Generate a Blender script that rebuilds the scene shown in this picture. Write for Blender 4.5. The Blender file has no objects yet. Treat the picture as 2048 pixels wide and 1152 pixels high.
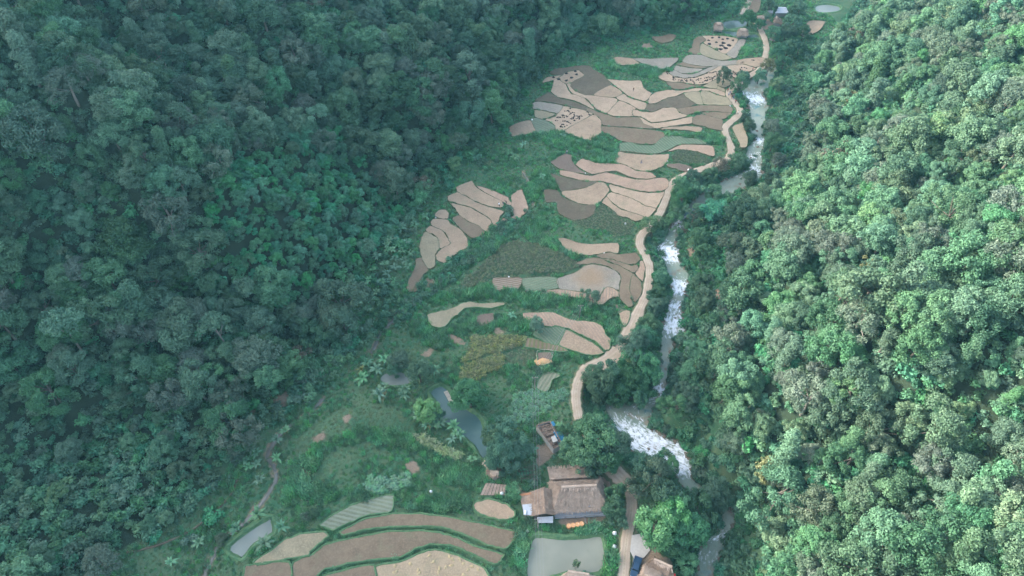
import bpy, bmesh, math, random
import numpy as np
from mathutils import Vector, Matrix
R = math.radians
random.seed(7); rs = np.random.RandomState(11)
scene = bpy.context.scene
col = scene.collection

# ------------------------------------------------------------------ camera, sky, sun, exposure
F_PX, PITCH, CAM_H = 1370.0, R(48.8), 158.0
cam_d = bpy.data.cameras.new('camera'); cam = bpy.data.objects.new('camera', cam_d); col.objects.link(cam)
cam.location = (0, 0, CAM_H); cam.rotation_euler = (R(90) - PITCH, 0, 0)
cam_d.sensor_width = 36; cam_d.lens = 36 * F_PX / 2048; cam_d.clip_end = 4000
scene.camera = cam
SUN_AZ = math.atan2(-0.97, 0.22); SUN_EL = R(26)
world = bpy.data.worlds.new("World"); scene.world = world; world.use_nodes = True
wn = world.node_tree
sky = wn.nodes.new('ShaderNodeTexSky'); sky.sky_type = 'NISHITA'; sky.sun_disc = False
sky.sun_elevation = SUN_EL; sky.sun_rotation = SUN_AZ; sky.dust_density = 3.0; sky.ozone_density = .6; sky.air_density = .9
shs = wn.nodes.new('ShaderNodeHueSaturation'); shs.inputs['Saturation'].default_value = .75; wn.links.new(sky.outputs[0], shs.inputs['Color']); wn.links.new(shs.outputs[0], wn.nodes['Background'].inputs[0]); wn.nodes['Background'].inputs[1].default_value = 0.15
sl = bpy.data.lights.new('sun', 'SUN'); sun = bpy.data.objects.new('sun', sl); col.objects.link(sun)
sl.energy = 2.05; sl.angle = R(0.6); sl.color = (1, 0.93, 0.82)
sdir = Vector((math.sin(SUN_AZ) * math.cos(SUN_EL), math.cos(SUN_AZ) * math.cos(SUN_EL), math.sin(SUN_EL)))
sun.rotation_euler = sdir.to_track_quat('Z', 'Y').to_euler(); sun.location = (-300, 200, 300)
scene.view_settings.view_transform = 'Standard'; scene.view_settings.look = 'None'
scene.view_settings.exposure = 2.55; scene.view_settings.gamma = 1; scene.view_settings.use_curve_mapping = False
cy = scene.cycles
cy.max_bounces = 6; cy.diffuse_bounces = 3; cy.glossy_bounces = 2; cy.transmission_bounces = 3; cy.volume_bounces = 0
cy.transparent_max_bounces = 8; cy.use_denoising = True; cy.caustics_reflective = False; cy.caustics_refractive = False
HAZE = 0.00012

# ------------------------------------------------------------------ picture <-> world
SP, CP = math.sin(PITCH), math.cos(PITCH)
def W(px, py, z=0.0):
    u = (px - 1024) / F_PX; v = (py - 576) / F_PX
    d = (u, CP - v * SP, -SP - v * CP); t = (z - CAM_H) / d[2]
    return np.array((d[0] * t, d[1] * t, z))
def proj(x, y, z):
    dz = z - CAM_H; dep = y * CP - dz * SP; up = y * SP + dz * CP
    return 1024 + F_PX * x / dep, 576 - F_PX * up / dep, dep
ZN = dict(A=(1000,100,6.4), B=(1280,100,6.4), C=(1200,0,6.4), Q=(1440,0,6.4), D=(1000,250,6.4), F=(1280,250,6.4), G=(800,340,6.4),
          E=(1040,380,6.4), H=(780,500,6.4), I=(1040,500,6.4), K=(780,620,6.4), J=(1020,620,6.4), O=(700,680,6.4), S=(1100,740,6.4),
          M=(960,820,3.47), L=(400,760,2.938), N=(400,960,6.0), T=(1020,940,5.434), Rr=(1200,860,3.946), P=(0,0,1.0),
          U=(360,440,3.032), V=(560,200,3.2), Wz=(0,776,3.064), X=(1320,400,3.2))
def full(zone, pts):
    ox, oy, s = ZN[zone]; return [(ox + a / s, oy + b / s) for a, b in pts]
def world_pts(zone, pts, z=0.0):
    return np.array([W(a, b, z)[:2] for a, b in full(zone, pts)])
def smooth_loop(p, n=4):
    p = np.asarray(p); out = []
    N = len(p)
    for i in range(N):
        a, b, c, d = p[i - 1], p[i], p[(i + 1) % N], p[(i + 2) % N]
        for k in range(n):
            t = k / n
            out.append(0.5 * ((2 * b) + (c - a) * t + (2 * a - 5 * b + 4 * c - d) * t * t + (3 * b - a - 3 * c + d) * t ** 3))
    return np.array(out)
def ring(p):
    p = np.asarray(p); q = p * .35 + smooth_loop(p, 1) * .65; o = []
    for i in range(len(p)):
        a, b, c, d = p[i - 1], p[i], p[(i + 1) % len(p)], p[(i + 2) % len(p)]
        for k in range(4):
            t = k / 4; cr = 0.5 * ((2 * b) + (c - a) * t + (2 * a - 5 * b + 4 * c - d) * t * t + (3 * b - a - 3 * c + d) * t ** 3); o.append(cr * .55 + (b * (1 - t) + c * t) * .45)
    return np.array(o)
def smooth_line(p, n=6):
    p = np.asarray(p, float); q = np.vstack([2 * p[0] - p[1], p, 2 * p[-1] - p[-2]]); out = []
    for i in range(1, len(q) - 2):
        a, b, c, d = q[i - 1], q[i], q[i + 1], q[i + 2]
        for k in range(n):
            t = k / n
            out.append(0.5 * ((2 * b) + (c - a) * t + (2 * a - 5 * b + 4 * c - d) * t * t + (3 * b - a - 3 * c + d) * t ** 3))
    out.append(p[-1]); return np.array(out)
def pip(x, y, poly):
    x = np.asarray(x); y = np.asarray(y); inside = np.zeros(x.shape, bool)
    lo = poly.min(0); hi = poly.max(0); m = (x > lo[0]) & (x < hi[0]) & (y > lo[1]) & (y < hi[1])
    if not m.any(): return inside
    xs = x[m]; ys = y[m]; r = np.zeros(xs.shape, bool); j = len(poly) - 1
    for i in range(len(poly)):
        xi, yi = poly[i]; xj, yj = poly[j]
        if yi != yj:
            r ^= ((yi > ys) != (yj > ys)) & (xs < (xj - xi) * (ys - yi) / (yj - yi) + xi)
        j = i
    inside[m] = r; return inside
def segdist(x, y, line, closed=False, arg=False):
    best = np.full(np.shape(x), 1e9); bi = np.zeros(np.shape(x), int); n = len(line)
    for i in range(n if closed else n - 1):
        a = line[i]; b = line[(i + 1) % n]; d = b - a; L = d @ d + 1e-9
        t = np.clip(((x - a[0]) * d[0] + (y - a[1]) * d[1]) / L, 0, 1)
        q = np.hypot(x - a[0] - t * d[0], y - a[1] - t * d[1])
        m = q < best; best = np.where(m, q, best); bi = np.where(m, i, bi)
    return (best, bi) if arg else best
_nd = rs.uniform(0, 2 * math.pi, (64, 2))
def fbm(x, y, scale, seed=0, octv=3):
    o = 0; amp = 1; tot = 0
    for k in range(octv):
        for j in range(4):
            a, ph = _nd[(seed * 13 + k * 4 + j) % 64]
            o = o + amp * np.sin((x * math.cos(a) + y * math.sin(a)) * (2 ** k) / scale * 2 * math.pi * (0.8 + 0.13 * j) + ph * 3 + seed)
        tot += amp * 2.0; amp *= 0.55
    return o / tot

# ------------------------------------------------------------------ layout traced on the photograph, laid on the ground
LEFT_BASE = np.array([W(*p)[:2] for p in [(260,1330),(330,1200),(400,1090),(470,990),(520,930),(560,860),(650,790),(740,690),(800,600),(825,520),(835,450),
            (890,380),(960,335),(1010,265),(1050,200),(1090,150),(1180,105),(1290,75),(1400,50),(1440,30),(1480,-30),(1560,-140),(1640,-300)]])
RIGHT_BASE = np.array([W(*p)[:2] for p in [(1500,1330),(1485,1152),(1478,1080),(1450,1000),(1400,930),(1390,860),(1370,800),(1375,720),(1400,640),(1410,560),(1415,480),
            (1440,420),(1530,390),(1575,330),(1572,250),(1585,170),(1630,110),(1680,70),(1720,20),(1790,-60),(1900,-160),(2050,-300)]])
LEFT_POLY = np.vstack([LEFT_BASE, [[300,900],[-900,900],[-900,-200],[LEFT_BASE[0][0], -200]]])
RIGHT_POLY = np.vstack([RIGHT_BASE, [[900,900],[900,-200],[RIGHT_BASE[0][0], -200]]])
def sdist(x, y, base, poly):
    d = segdist(x, y, base); return np.where(pip(x, y, poly), d, -d)
def sL(x, y): return sdist(x, y, LEFT_BASE, LEFT_POLY)
def sR(x, y): return sdist(x, y, RIGHT_BASE, RIGHT_POLY)

# river rows: left px, right px, y left, y right, water level, foam
RIV = [(1500,1560,120,126,-.6,.1),(1478,1540,165,172,-.6,.2),(1478,1528,184,188,-.7,.55),(1484,1534,196,200,-1.1,1.0),(1494,1538,210,212,-1.3,.45),(1494,1532,232,232,-1.35,.05),
 (1495,1527,255,255,-1.35,.08),(1500,1527,270,270,-1.4,.25),(1506,1534,280,282,-1.7,.85),(1496,1528,296,298,-1.75,.25),(1490,1526,312,312,-1.9,.7),
 (1492,1524,326,326,-2.1,.45),(1490,1524,340,340,-2.3,.75),(1462,1530,354,350,-2.35,.5),(1436,1506,364,366,-2.4,.12),(1420,1478,374,380,-2.4,.1),(1395,1440,390,396,-2.45,.2),
 (1372,1410,412,412,-2.5,.25),(1350,1380,432,434,-2.6,.5),(1338,1370,446,448,-2.8,.8),(1330,1364,468,468,-2.95,.35),(1318,1356,484,486,-3.0,.5),(1308,1358,502,504,-3.05,.95),
 (1318,1360,518,520,-3.4,.8),(1328,1370,536,536,-3.45,.15),(1334,1380,552,552,-3.5,.3),(1342,1378,566,568,-3.7,.9),(1342,1376,582,582,-3.85,.85),(1340,1374,596,598,-4.0,.4),
 (1332,1366,610,610,-4.1,.9),(1328,1366,624,626,-4.2,.6),(1324,1372,636,648,-4.25,.85),(1322,1374,648,664,-4.55,.85),(1318,1352,668,676,-4.6,.55),(1318,1350,690,692,-4.6,.08),
 (1316,1340,714,714,-4.65,.1),(1314,1338,738,738,-4.7,.15),(1310,1338,758,762,-4.75,.3),(1300,1332,776,784,-4.85,.85),(1270,1326,792,800,-5.1,.55),(1208,1312,800,822,-5.2,.38),
 (1204,1300,826,838,-5.25,.5),(1216,1300,846,852,-5.4,.7),(1228,1318,864,864,-5.6,.8),(1240,1340,884,878,-5.9,.9),(1262,1362,902,890,-6.15,.85),
 (1300,1378,922,912,-6.4,.9),(1338,1384,944,934,-6.6,.85),(1356,1392,966,962,-6.75,.4),(1380,1424,992,988,-6.8,.15),(1418,1458,1016,1014,-6.9,.1),(1434,1470,1040,1038,-7.0,.15),
 (1432,1470,1056,1054,-7.05,.5),(1414,1464,1076,1074,-7.3,.65),(1396,1452,1096,1096,-7.5,.3),(1390,1446,1114,1116,-7.6,.55),(1390,1440,1132,1134,-7.75,.3),(1392,1432,1156,1158,-7.85,.1),(1390,1430,1210,1210,-7.9,.1)]
riv_l = smooth_line([W(a, c, z) for a, b, c, d, z, f in RIV], 5); riv_r = smooth_line([W(b, d, z) for a, b, c, d, z, f in RIV], 5)
riv_f = np.interp(np.linspace(0, len(RIV) - 1, len(riv_l)), range(len(RIV)), [q[5] for q in RIV])
RIV_POLY = np.vstack([riv_l[:, :2], riv_r[::-1, :2]])
RIV_MID = (riv_l[::3, :2] + riv_r[::3, :2]) / 2; RIV_MZ = (riv_l[::3, 2] + riv_r[::3, 2]) / 2
STREAMS = [smooth_line(np.array([W(*p, -.5)[:2] for p in s]), 4) for s in (
  [(396,1200),(412,1142),(428,1108),(442,1084),(480,1052),(505,1026),(526,1000),(542,976),(552,956),(548,934),(536,914),(548,890),(575,862),(602,848),(630,828),(648,802)],
  [(742,706),(752,686),(762,664),(790,636),(820,600),(862,574),(905,535),(935,516),(960,500)],
  [(1046,345),(1058,365),(1056,385),(1064,402),(1070,412)])]
def SMOOTH(a, b, x):
    t = np.clip((x - a) / (b - a), 0, 1); return t * t * (3 - 2 * t)
BUMPS = [(W(690,850)[:2], 17, 10, 3.2), (W(1060,520)[:2], 16, 9, 1.6), (W(1180,95)[:2], 10, 6, .8)]
FLAT = []      # (world polygon, level): ground is pressed under these
def terrain(x, y, detail=True):
    x = np.asarray(x, float); y = np.asarray(y, float)
    a = sL(x, y); b = sR(x, y)
    z = 0.22 * fbm(x, y, 30, 1) + 0.08 * fbm(x, y, 7, 2)
    gl = np.interp(y, [40, 80, 110, 160, 400], [46, 40, 20, 8, 8])       # width of the gentle foot slope
    n = fbm(x, y, 95, 3, 4); n2 = fbm(x, y, 32, 5, 3)
    ap = np.maximum(a, 0)
    hl = np.minimum(ap, gl) * 0.30 + np.maximum(ap - gl, 0) * 0.80
    hl = hl + (n * 9 + n2 * 2.5) * SMOOTH(4, 55, a)
    hl = np.where(hl > 165, 165 + 30 * np.tanh((hl - 165) / 60), hl)
    bp = np.maximum(b, 0)
    hr = np.minimum(bp, 9) * 0.38 + np.maximum(bp - 9, 0) * 0.74
    hr = hr + (fbm(x, y, 80, 7, 4) * 8 + n2 * 3) * SMOOTH(4, 45, b)
    hr = np.where(hr > 120, 120 + 20 * np.tanh((hr - 120) / 50), hr)
    z = z + np.where(a > 0, hl, 0) + np.where(b > 0, hr, 0)
    for c, rx, ry, h in BUMPS:
        z = z + h * np.exp(-((x - c[0]) / rx) ** 2 - ((y - c[1]) / ry) ** 2)
    near = np.abs(x - 60) < 140
    if near.any():
        d = np.full(x.shape, 50.0); k = np.zeros(x.shape, int)
        dd, kk = segdist(x[near], y[near], RIV_MID, arg=True)
        de = segdist(x[near], y[near], RIV_POLY, closed=True); ins = pip(x[near], y[near], RIV_POLY)
        zr = RIV_MZ[kk]; de = np.where(ins, -de, de)
        t = np.where(de < 0, zr - 0.15 - np.minimum(-de, 1.4) * .6, zr - .15 + de * 0.62 + np.maximum(de - 3, 0) ** 2 * .12)
        z[near] = np.where(de < 14, np.minimum(z[near], t), z[near])
    for s in STREAMS:
        d = segdist(x, y, s); z = z - 0.9 * np.exp(-(d / 1.5) ** 2)
    for poly, lev in FLAT:
        m = pip(x, y, poly)
        if m.any(): z = np.where(m, np.minimum(z, lev), z)
    return z

# ------------------------------------------------------------------ materials
def new_mat(name):
    m = bpy.data.materials.new(name); m.use_nodes = True; nt = m.node_tree
    b = nt.nodes['Principled BSDF']; b.inputs['Specular IOR Level'].default_value = 0.25; b.inputs['Roughness'].default_value = .85
    return m, nt, b
def N(nt, typ, **kw):
    n = nt.nodes.new(typ)
    for k, v in kw.items():
        if k.startswith('i_'): n.inputs[k[2:].replace('_', ' ')].default_value = v
        else: setattr(n, k, v)
    return n
def mix(nt, fac, a, b, mode='MIX'):
    m = nt.nodes.new('ShaderNodeMix'); m.data_type = 'RGBA'; m.blend_type = mode
    for s, v in ((0, fac), (6, a), (7, b)):
        if hasattr(v, 'node'): nt.links.new(v, m.inputs[s])
        else: m.inputs[s].default_value = v if s == 0 else (*v, 1)
    return m.outputs[2]
def noise(nt, vec, scale, detail=3, rough=.55):
    n = nt.nodes.new('ShaderNodeTexNoise'); n.inputs['Scale'].default_value = scale; n.inputs['Detail'].default_value = detail; n.inputs['Roughness'].default_value = rough
    if vec is not None: nt.links.new(vec, n.inputs['Vector'])
    return n.outputs['Fac']
def ramp(nt, fac, lo, hi):
    r = nt.nodes.new('ShaderNodeMapRange'); r.interpolation_type = 'SMOOTHSTEP'
    r.inputs[1].default_value = lo; r.inputs[2].default_value = hi; nt.links.new(fac, r.inputs[0]); return r.outputs[0]
def geo_pos(nt): return nt.nodes.new('ShaderNodeNewGeometry').outputs['Position']
def math_n(nt, op, a, b=None):
    n = nt.nodes.new('ShaderNodeMath'); n.operation = op
    for i, v in enumerate((a, b)):
        if v is None: continue
        if hasattr(v, 'node'): nt.links.new(v, n.inputs[i])
        else: n.inputs[i].default_value = v
    return n.outputs[0]
def bump(nt, b, h, strength=.5, dist=.1):
    n = nt.nodes.new('ShaderNodeBump'); n.inputs['Strength'].default_value = strength; n.inputs['Distance'].default_value = dist
    nt.links.new(h, n.inputs['Height']); nt.links.new(n.outputs[0], b.inputs['Normal'])
def plain(name, c, rough=.8, var=.25, scale=2.0, metallic=0.0):
    m, nt, b = new_mat(name); p = geo_pos(nt); f = noise(nt, p, scale, 5)
    nt.links.new(mix(nt, f, tuple(v * (1 - var) for v in c), tuple(min(1, v * (1 + var)) for v in c)), b.inputs['Base Color'])
    b.inputs['Roughness'].default_value = rough; b.inputs['Metallic'].default_value = metallic; return m
def attr(nt, name): 
    a = nt.nodes.new('ShaderNodeAttribute'); a.attribute_name = name; return a
def leaf_mat(name, dark, light, trans=.25, hue=.05, val=.35):
    m, nt, b = new_mat(name); oi = nt.nodes.new('ShaderNodeObjectInfo').outputs['Random']
    t = attr(nt, 'tint').outputs['Fac']
    c = mix(nt, t, dark, light)
    hs = nt.nodes.new('ShaderNodeHueSaturation'); nt.links.new(c, hs.inputs['Color'])
    nt.links.new(math_n(nt, 'ADD', math_n(nt, 'MULTIPLY', oi, hue), .5 - hue / 2), hs.inputs['Hue'])
    w = math_n(nt, 'FRACT', math_n(nt, 'MULTIPLY', oi, 17.31)); nt.links.new(math_n(nt, 'ADD', math_n(nt, 'MULTIPLY', w, 2 * val), 1 - val), hs.inputs['Value'])
    nt.links.new(math_n(nt, 'ADD', math_n(nt, 'MULTIPLY', math_n(nt, 'FRACT', math_n(nt, 'MULTIPLY', oi, 5.77)), .4), .82), hs.inputs['Saturation'])
    nt.links.new(hs.outputs[0], b.inputs['Base Color']); b.inputs['Roughness'].default_value = .6; b.inputs['Specular IOR Level'].default_value = .3
    tr = nt.nodes.new('ShaderNodeBsdfTranslucent'); nt.links.new(hs.outputs[0], tr.inputs[0])
    ms = nt.nodes.new('ShaderNodeMixShader'); ms.inputs[0].default_value = trans
    nt.links.new(b.outputs[0], ms.inputs[1]); nt.links.new(tr.outputs[0], ms.inputs[2]); nt.links.new(ms.outputs[0], nt.nodes['Material Output'].inputs[0]); return m
MAT = {}
MAT['leaf_dark'] = leaf_mat('leaf_dark', (0.051,0.126,0.072), (0.114,0.243,0.132))
MAT['leaf_mid'] = leaf_mat('leaf_mid', (0.065,0.143,0.083), (0.141,0.265,0.152))
MAT['leaf_light'] = leaf_mat('leaf_light', (0.080,0.163,0.087), (0.180,0.275,0.152))
MAT['leaf_bright'] = leaf_mat('leaf_bright', (0.099,0.265,0.107), (0.214,0.441,0.190), val=.08)
MAT['leaf_grey'] = leaf_mat('leaf_grey', (0.077,0.127,0.087), (0.168,0.224,0.161), val=.25)
MAT['leaf_yellow'] = leaf_mat('leaf_yellow', (0.104,0.125,0.049), (0.217,0.217,0.092), val=.2)
MAT['leaf_brown'] = leaf_mat('leaf_brown', (0.098,0.098,0.064), (0.197,0.174,0.122), val=.2)
MAT['bamboo'] = leaf_mat('bamboo_leaf', (0.044,0.158,0.081), (0.109,0.315,0.158), val=.3)
MAT['banana'] = leaf_mat('banana_leaf', (0.083,0.200,0.114), (0.184,0.342,0.192), val=.25)
MAT['bush'] = leaf_mat('bush_leaf', (0.043,0.145,0.081), (0.113,0.276,0.148), val=.4)
MAT['grass'] = leaf_mat('grass_blade', (0.074,0.224,0.106), (0.200,0.419,0.191), val=.45, hue=.06)
MAT['drygrass'] = leaf_mat('dry_grass_blade', (0.135,0.214,0.109), (0.315,0.371,0.191), val=.3)
MAT['corn'] = leaf_mat('corn_leaf', (0.102,0.152,0.065), (0.290,0.290,0.123), val=.3)
MAT['crop'] = leaf_mat('crop_leaf', (0.080,0.181,0.102), (0.160,0.312,0.174), val=.2)
MAT['darkcrop'] = leaf_mat('dark_crop_leaf', (0.072,0.123,0.065), (0.189,0.203,0.116), val=.3)
MAT['bark'] = plain('bark', (.13,.115,.095), .9, .35, 3)
MAT['palebark'] = plain('pale_bark', (.24,.22,.19), .9, .3, 3)
MAT['stem'] = plain('banana_stem', (.10,.15,.07), .7, .3, 4)

def ground_mat():
    m, nt, b = new_mat('valley_ground'); p = geo_pos(nt)
    n1 = noise(nt, p, .06, 4); n2 = noise(nt, p, .5, 5, .65); n3 = noise(nt, p, 3.0, 4, .7)
    g = mix(nt, ramp(nt, n1, .35, .65), (.045,.130,.062), (.095,.165,.082)); g = mix(nt, ramp(nt, n2, .4, .75), g, (.125,.150,.080))
    g = mix(nt, math_n(nt, 'MULTIPLY', n3, .6), g, (.025,.070,.036))
    d = mix(nt, n2, (.155,.115,.080), (.330,.240,.170)); d = mix(nt, ramp(nt, n3, .45, .8), d, (.10,.10,.06))
    f = ramp(nt, math_n(nt, 'ADD', attr(nt, 'dirt').outputs['Fac'], math_n(nt, 'MULTIPLY', math_n(nt, 'SUBTRACT', n2, .5), .9)), .35, .65)
    c = mix(nt, f, g, d)
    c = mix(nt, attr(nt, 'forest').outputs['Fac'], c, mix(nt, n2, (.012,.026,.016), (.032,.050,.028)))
    nt.links.new(c, b.inputs['Base Color']); b.inputs['Roughness'].default_value = .95; bump(nt, b, n3, .8, .25); return m
def soil_mat(name, c, rows=None, green=0.0, patch=.5):
    m, nt, b = new_mat(name); p = geo_pos(nt)
    n1 = noise(nt, p, .09, 4, .6); n2 = noise(nt, p, .55, 6, .75); n3 = noise(nt, p, 2.3, 5, .85)
    c0 = tuple(v * (1 - .32 * patch) for v in c); c1 = tuple(v * (1 + .22 * patch) for v in c)
    o = mix(nt, ramp(nt, n1, .3, .7), c0, c1); o = mix(nt, math_n(nt, 'MULTIPLY', ramp(nt, noise(nt, p, .22, 5, .75), .42, .7), .5), o, tuple(v * .72 for v in c))
    o = mix(nt, math_n(nt, 'MULTIPLY', ramp(nt, n2, .42, .72), .6), o, tuple(v * .60 for v in c))
    o = mix(nt, math_n(nt, 'MULTIPLY', ramp(nt, n3, .45, .68), .75), o, tuple(min(1, v * 1.42) for v in c))
    o = mix(nt, math_n(nt, 'MULTIPLY', ramp(nt, noise(nt, p, .28, 4, .7), .5, .75), .35 + green), o, (.17,.185,.105) if green < .4 else (.10,.17,.09))
    h = n3
    if rows:
        ang, per, strength, rc = rows
        mp = nt.nodes.new('ShaderNodeMapping'); nt.links.new(p, mp.inputs[0]); mp.inputs['Rotation'].default_value = (0, 0, ang)
        wv = nt.nodes.new('ShaderNodeTexWave'); wv.inputs['Scale'].default_value = .314 / per; wv.inputs['Distortion'].default_value = 1.2
        wv.inputs['Detail'].default_value = 2; wv.inputs['Detail Scale'].default_value = 1.0; nt.links.new(mp.outputs[0], wv.inputs[0])
        o = mix(nt, math_n(nt, 'MULTIPLY', ramp(nt, wv.outputs['Fac'], .35, .75), strength), o, rc); h = wv.outputs['Fac']
    nt.links.new(o, b.inputs['Base Color']); b.inputs['Roughness'].default_value = .95; bump(nt, b, h, .6, .12); return m
SOIL = dict(tan=(0.311,0.227,0.152), tanb=(0.357,0.263,0.180), pink=(0.324,0.225,0.157), brown=(0.178,0.134,0.089), dark=(0.120,0.097,0.066), grey=(0.249,0.217,0.171),
            gtan=(0.261,0.220,0.141), ggreen=(0.149,0.172,0.111), dpink=(0.162,0.121,0.092), sand=(0.324,0.251,0.164))
SM = {}
def soil(key, rows=None, green=0.0, stain=None):
    if stain is not None:
        m = soil_mat('soil_stained', SOIL[key], rows, green); nt = m.node_tree; b = nt.nodes['Principled BSDF']; p = geo_pos(nt); l = b.inputs['Base Color'].links[0].from_socket
        vd = nt.nodes.new('ShaderNodeVectorMath'); vd.operation = 'DISTANCE'; nt.links.new(p, vd.inputs[0]); vd.inputs[1].default_value = (*stain, .5)
        f = math_n(nt, 'SUBTRACT', 1.0, ramp(nt, math_n(nt, 'ADD', math_n(nt, 'DIVIDE', vd.outputs['Value'], 11.0), math_n(nt, 'MULTIPLY', noise(nt, p, .35, 5, .7), .7)), .4, 1.15)); nt.links.new(mix(nt, math_n(nt, 'MULTIPLY', f, .55), l, (.29,.180,.090)), b.inputs['Base Color']); return m
    k = (key, rows, green)
    if k not in SM: SM[k] = soil_mat('soil_' + key, SOIL[key], rows, green)
    return SM[k]
MAT['ground'] = ground_mat()
def bund_mat(ca, cb):
    m, nt, b = new_mat('bund_grass'); p = geo_pos(nt); n2 = noise(nt, p, 1.2, 5, .7)
    nt.links.new(mix(nt, ramp(nt, n2, .3, .7), ca, cb), b.inputs['Base Color']); bump(nt, b, noise(nt, p, 6, 3), .8, .2); return m
MAT['bund'] = bund_mat((.075,.100,.055), (.165,.165,.100)); MAT['bundgreen'] = bund_mat((.055,.135,.062), (.120,.200,.092))
def road_mat():
    m, nt, b = new_mat('road_dirt'); p = geo_pos(nt); n1 = noise(nt, p, .35, 5, .6); n2 = noise(nt, p, 4, 5, .75)
    c = mix(nt, ramp(nt, n1, .3, .7), (.35,.270,.195), (.45,.365,.275)); c = mix(nt, math_n(nt, 'MULTIPLY', ramp(nt, n2, .5, .8), .5), c, (.30,.235,.170))
    u = attr(nt, 'across').outputs['Fac']     # wheel tracks
    tr = math_n(nt, 'ABSOLUTE', math_n(nt, 'SUBTRACT', math_n(nt, 'ABSOLUTE', u), .42))
    c = mix(nt, math_n(nt, 'MULTIPLY', math_n(nt, 'SUBTRACT', 1.0, ramp(nt, tr, .0, .22)), math_n(nt, 'MULTIPLY', n1, .75)), c, (.25,.195,.14))
    c = mix(nt, math_n(nt, 'MULTIPLY', math_n(nt, 'MULTIPLY', math_n(nt, 'SUBTRACT', 1.0, ramp(nt, math_n(nt, 'ABSOLUTE', u), .0, .22)), ramp(nt, n2, .42, .6)), .7), c, (.21,.20,.11))
    e = ramp(nt, math_n(nt, 'ADD', math_n(nt, 'ABSOLUTE', u), math_n(nt, 'MULTIPLY', n2, .35)), .98, 1.15)
    c = mix(nt, e, c, (.10,.12,.06)); nt.links.new(c, b.inputs['Base Color']); bump(nt, b, n2, .5, .1); return m
MAT['road'] = road_mat()
def water_mat(name, c, c2, foam=False, rough=.12):
    m, nt, b = new_mat(name); p = geo_pos(nt); n1 = noise(nt, p, .12, 3); o = mix(nt, ramp(nt, n1, .3, .7), c, c2)
    if foam:
        fl = attr(nt, 'flow').outputs['Vector']; mp = nt.nodes.new('ShaderNodeMapping'); nt.links.new(fl, mp.inputs[0]); mp.inputs['Scale'].default_value = (1.5, .55, 1)
        s = noise(nt, mp.outputs[0], 1.0, 6, .68); s2 = noise(nt, p, .9, 4, .62)
        fa = attr(nt, 'foam').outputs['Fac']
        v = math_n(nt, 'ADD', math_n(nt, 'ADD', math_n(nt, 'MULTIPLY', fa, .62), math_n(nt, 'MULTIPLY', s, 1.05)), math_n(nt, 'MULTIPLY', s2, .75))
        f = ramp(nt, v, 1.20, 1.50); o = mix(nt, ramp(nt, noise(nt, p, .3, 4), .52, .72), o, (.235,.205,.140))
        o = mix(nt, ramp(nt, noise(nt, p, .17, 3), .56, .7), o, (.10,.20,.195))
        o = mix(nt, f, o, (.80,.83,.86)); r = nt.nodes.new('ShaderNodeMapRange'); nt.links.new(f, r.inputs[0]); r.inputs[3].default_value = .14; r.inputs[4].default_value = .75
        nt.links.new(r.outputs[0], b.inputs['Roughness']); bump(nt, b, math_n(nt, 'ADD', s2, math_n(nt, 'MULTIPLY', s, 2.0)), .6, .25)
    else:
        o = mix(nt, math_n(nt, 'MULTIPLY', ramp(nt, noise(nt, p, .6, 5, .7), .5, .8), .35), o, tuple(v * .8 for v in c))
        b.inputs['Roughness'].default_value = rough; bump(nt, b, noise(nt, p, 2.0, 3), .12, .05)
    nt.links.new(o, b.inputs['Base Color']); b.inputs['Specular IOR Level'].default_value = .4; return m
MAT['river'] = water_mat('river_water', (.19,.25,.19), (.27,.305,.235), foam=True)
MAT['pond'] = water_mat('pond_water', (.185,.195,.150), (.235,.240,.185), rough=.5)
MAT['bluepond'] = water_mat('blue_pond_water', (.050,.105,.098), (.080,.135,.122), rough=.35)
MAT['greypond'] = water_mat('grey_pond_water', (.155,.185,.160), (.195,.22,.19), rough=.4)
MAT['stream'] = water_mat('stream_water', (.10,.105,.09), (.17,.155,.13), rough=.3)
MAT['greenpond'] = water_mat('green_pond_water', (.055,.095,.080), (.08,.12,.10), rough=.2)
def thatch_mat(name, c, c2):
    m, nt, b = new_mat(name); tc = nt.nodes.new('ShaderNodeTexCoord').outputs['Object']
    n1 = noise(nt, tc, .8, 5, .7); n2 = noise(nt, tc, 7, 4, .8)
    o = mix(nt, ramp(nt, n1, .3, .7), c, c2); o = mix(nt, math_n(nt, 'MULTIPLY', ramp(nt, n2, .45, .7), .6), o, tuple(v * .55 for v in c))
    nt.links.new(o, b.inputs['Base Color']); b.inputs['Roughness'].default_value = .95; bump(nt, b, n2, .9, .15); return m
MAT['thatch'] = thatch_mat('grey_thatch', (.26,.196,.148), (.37,.290,.228))
MAT['thatch_tan'] = thatch_mat('tan_thatch', (.25,.178,.128), (.35,.258,.190))
MAT['thatch_pale'] = thatch_mat('pale_thatch', (.40,.300,.225), (.52,.405,.320))
MAT['wood'] = plain('weathered_wood', (.22,.21,.20), .85, .3, 4)
MAT['darkwood'] = plain('dark_wood', (.07,.055,.045), .85, .4, 4)
MAT['greyboard'] = plain('grey_board', (.33,.35,.37), .7, .25, 3)
MAT['metal'] = plain('grey_sheet_metal', (.34,.37,.40), .5, .2, 3)
MAT['rust'] = plain('rusty_sheet', (.36,.17,.09), .8, .4, 3)
MAT['concrete'] = plain('pale_concrete', (.40,.38,.345), .9, .2, 2)
MAT['debris'] = plain('brown_debris', (.19,.140,.105), .95, .6, 1.5)
MAT['white'] = plain('white_plastic', (.78,.77,.75), .5, .08, 3)
MAT['tarp'] = plain('blue_tarp', (.045,.21,.33), .5, .2, 2)
MAT['orange'] = plain('orange_plastic', (.56,.29,.13), .5, .1, 3)
MAT['black'] = plain('burnt_straw', (.022,.021,.022), .95, .5, 3)
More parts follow.
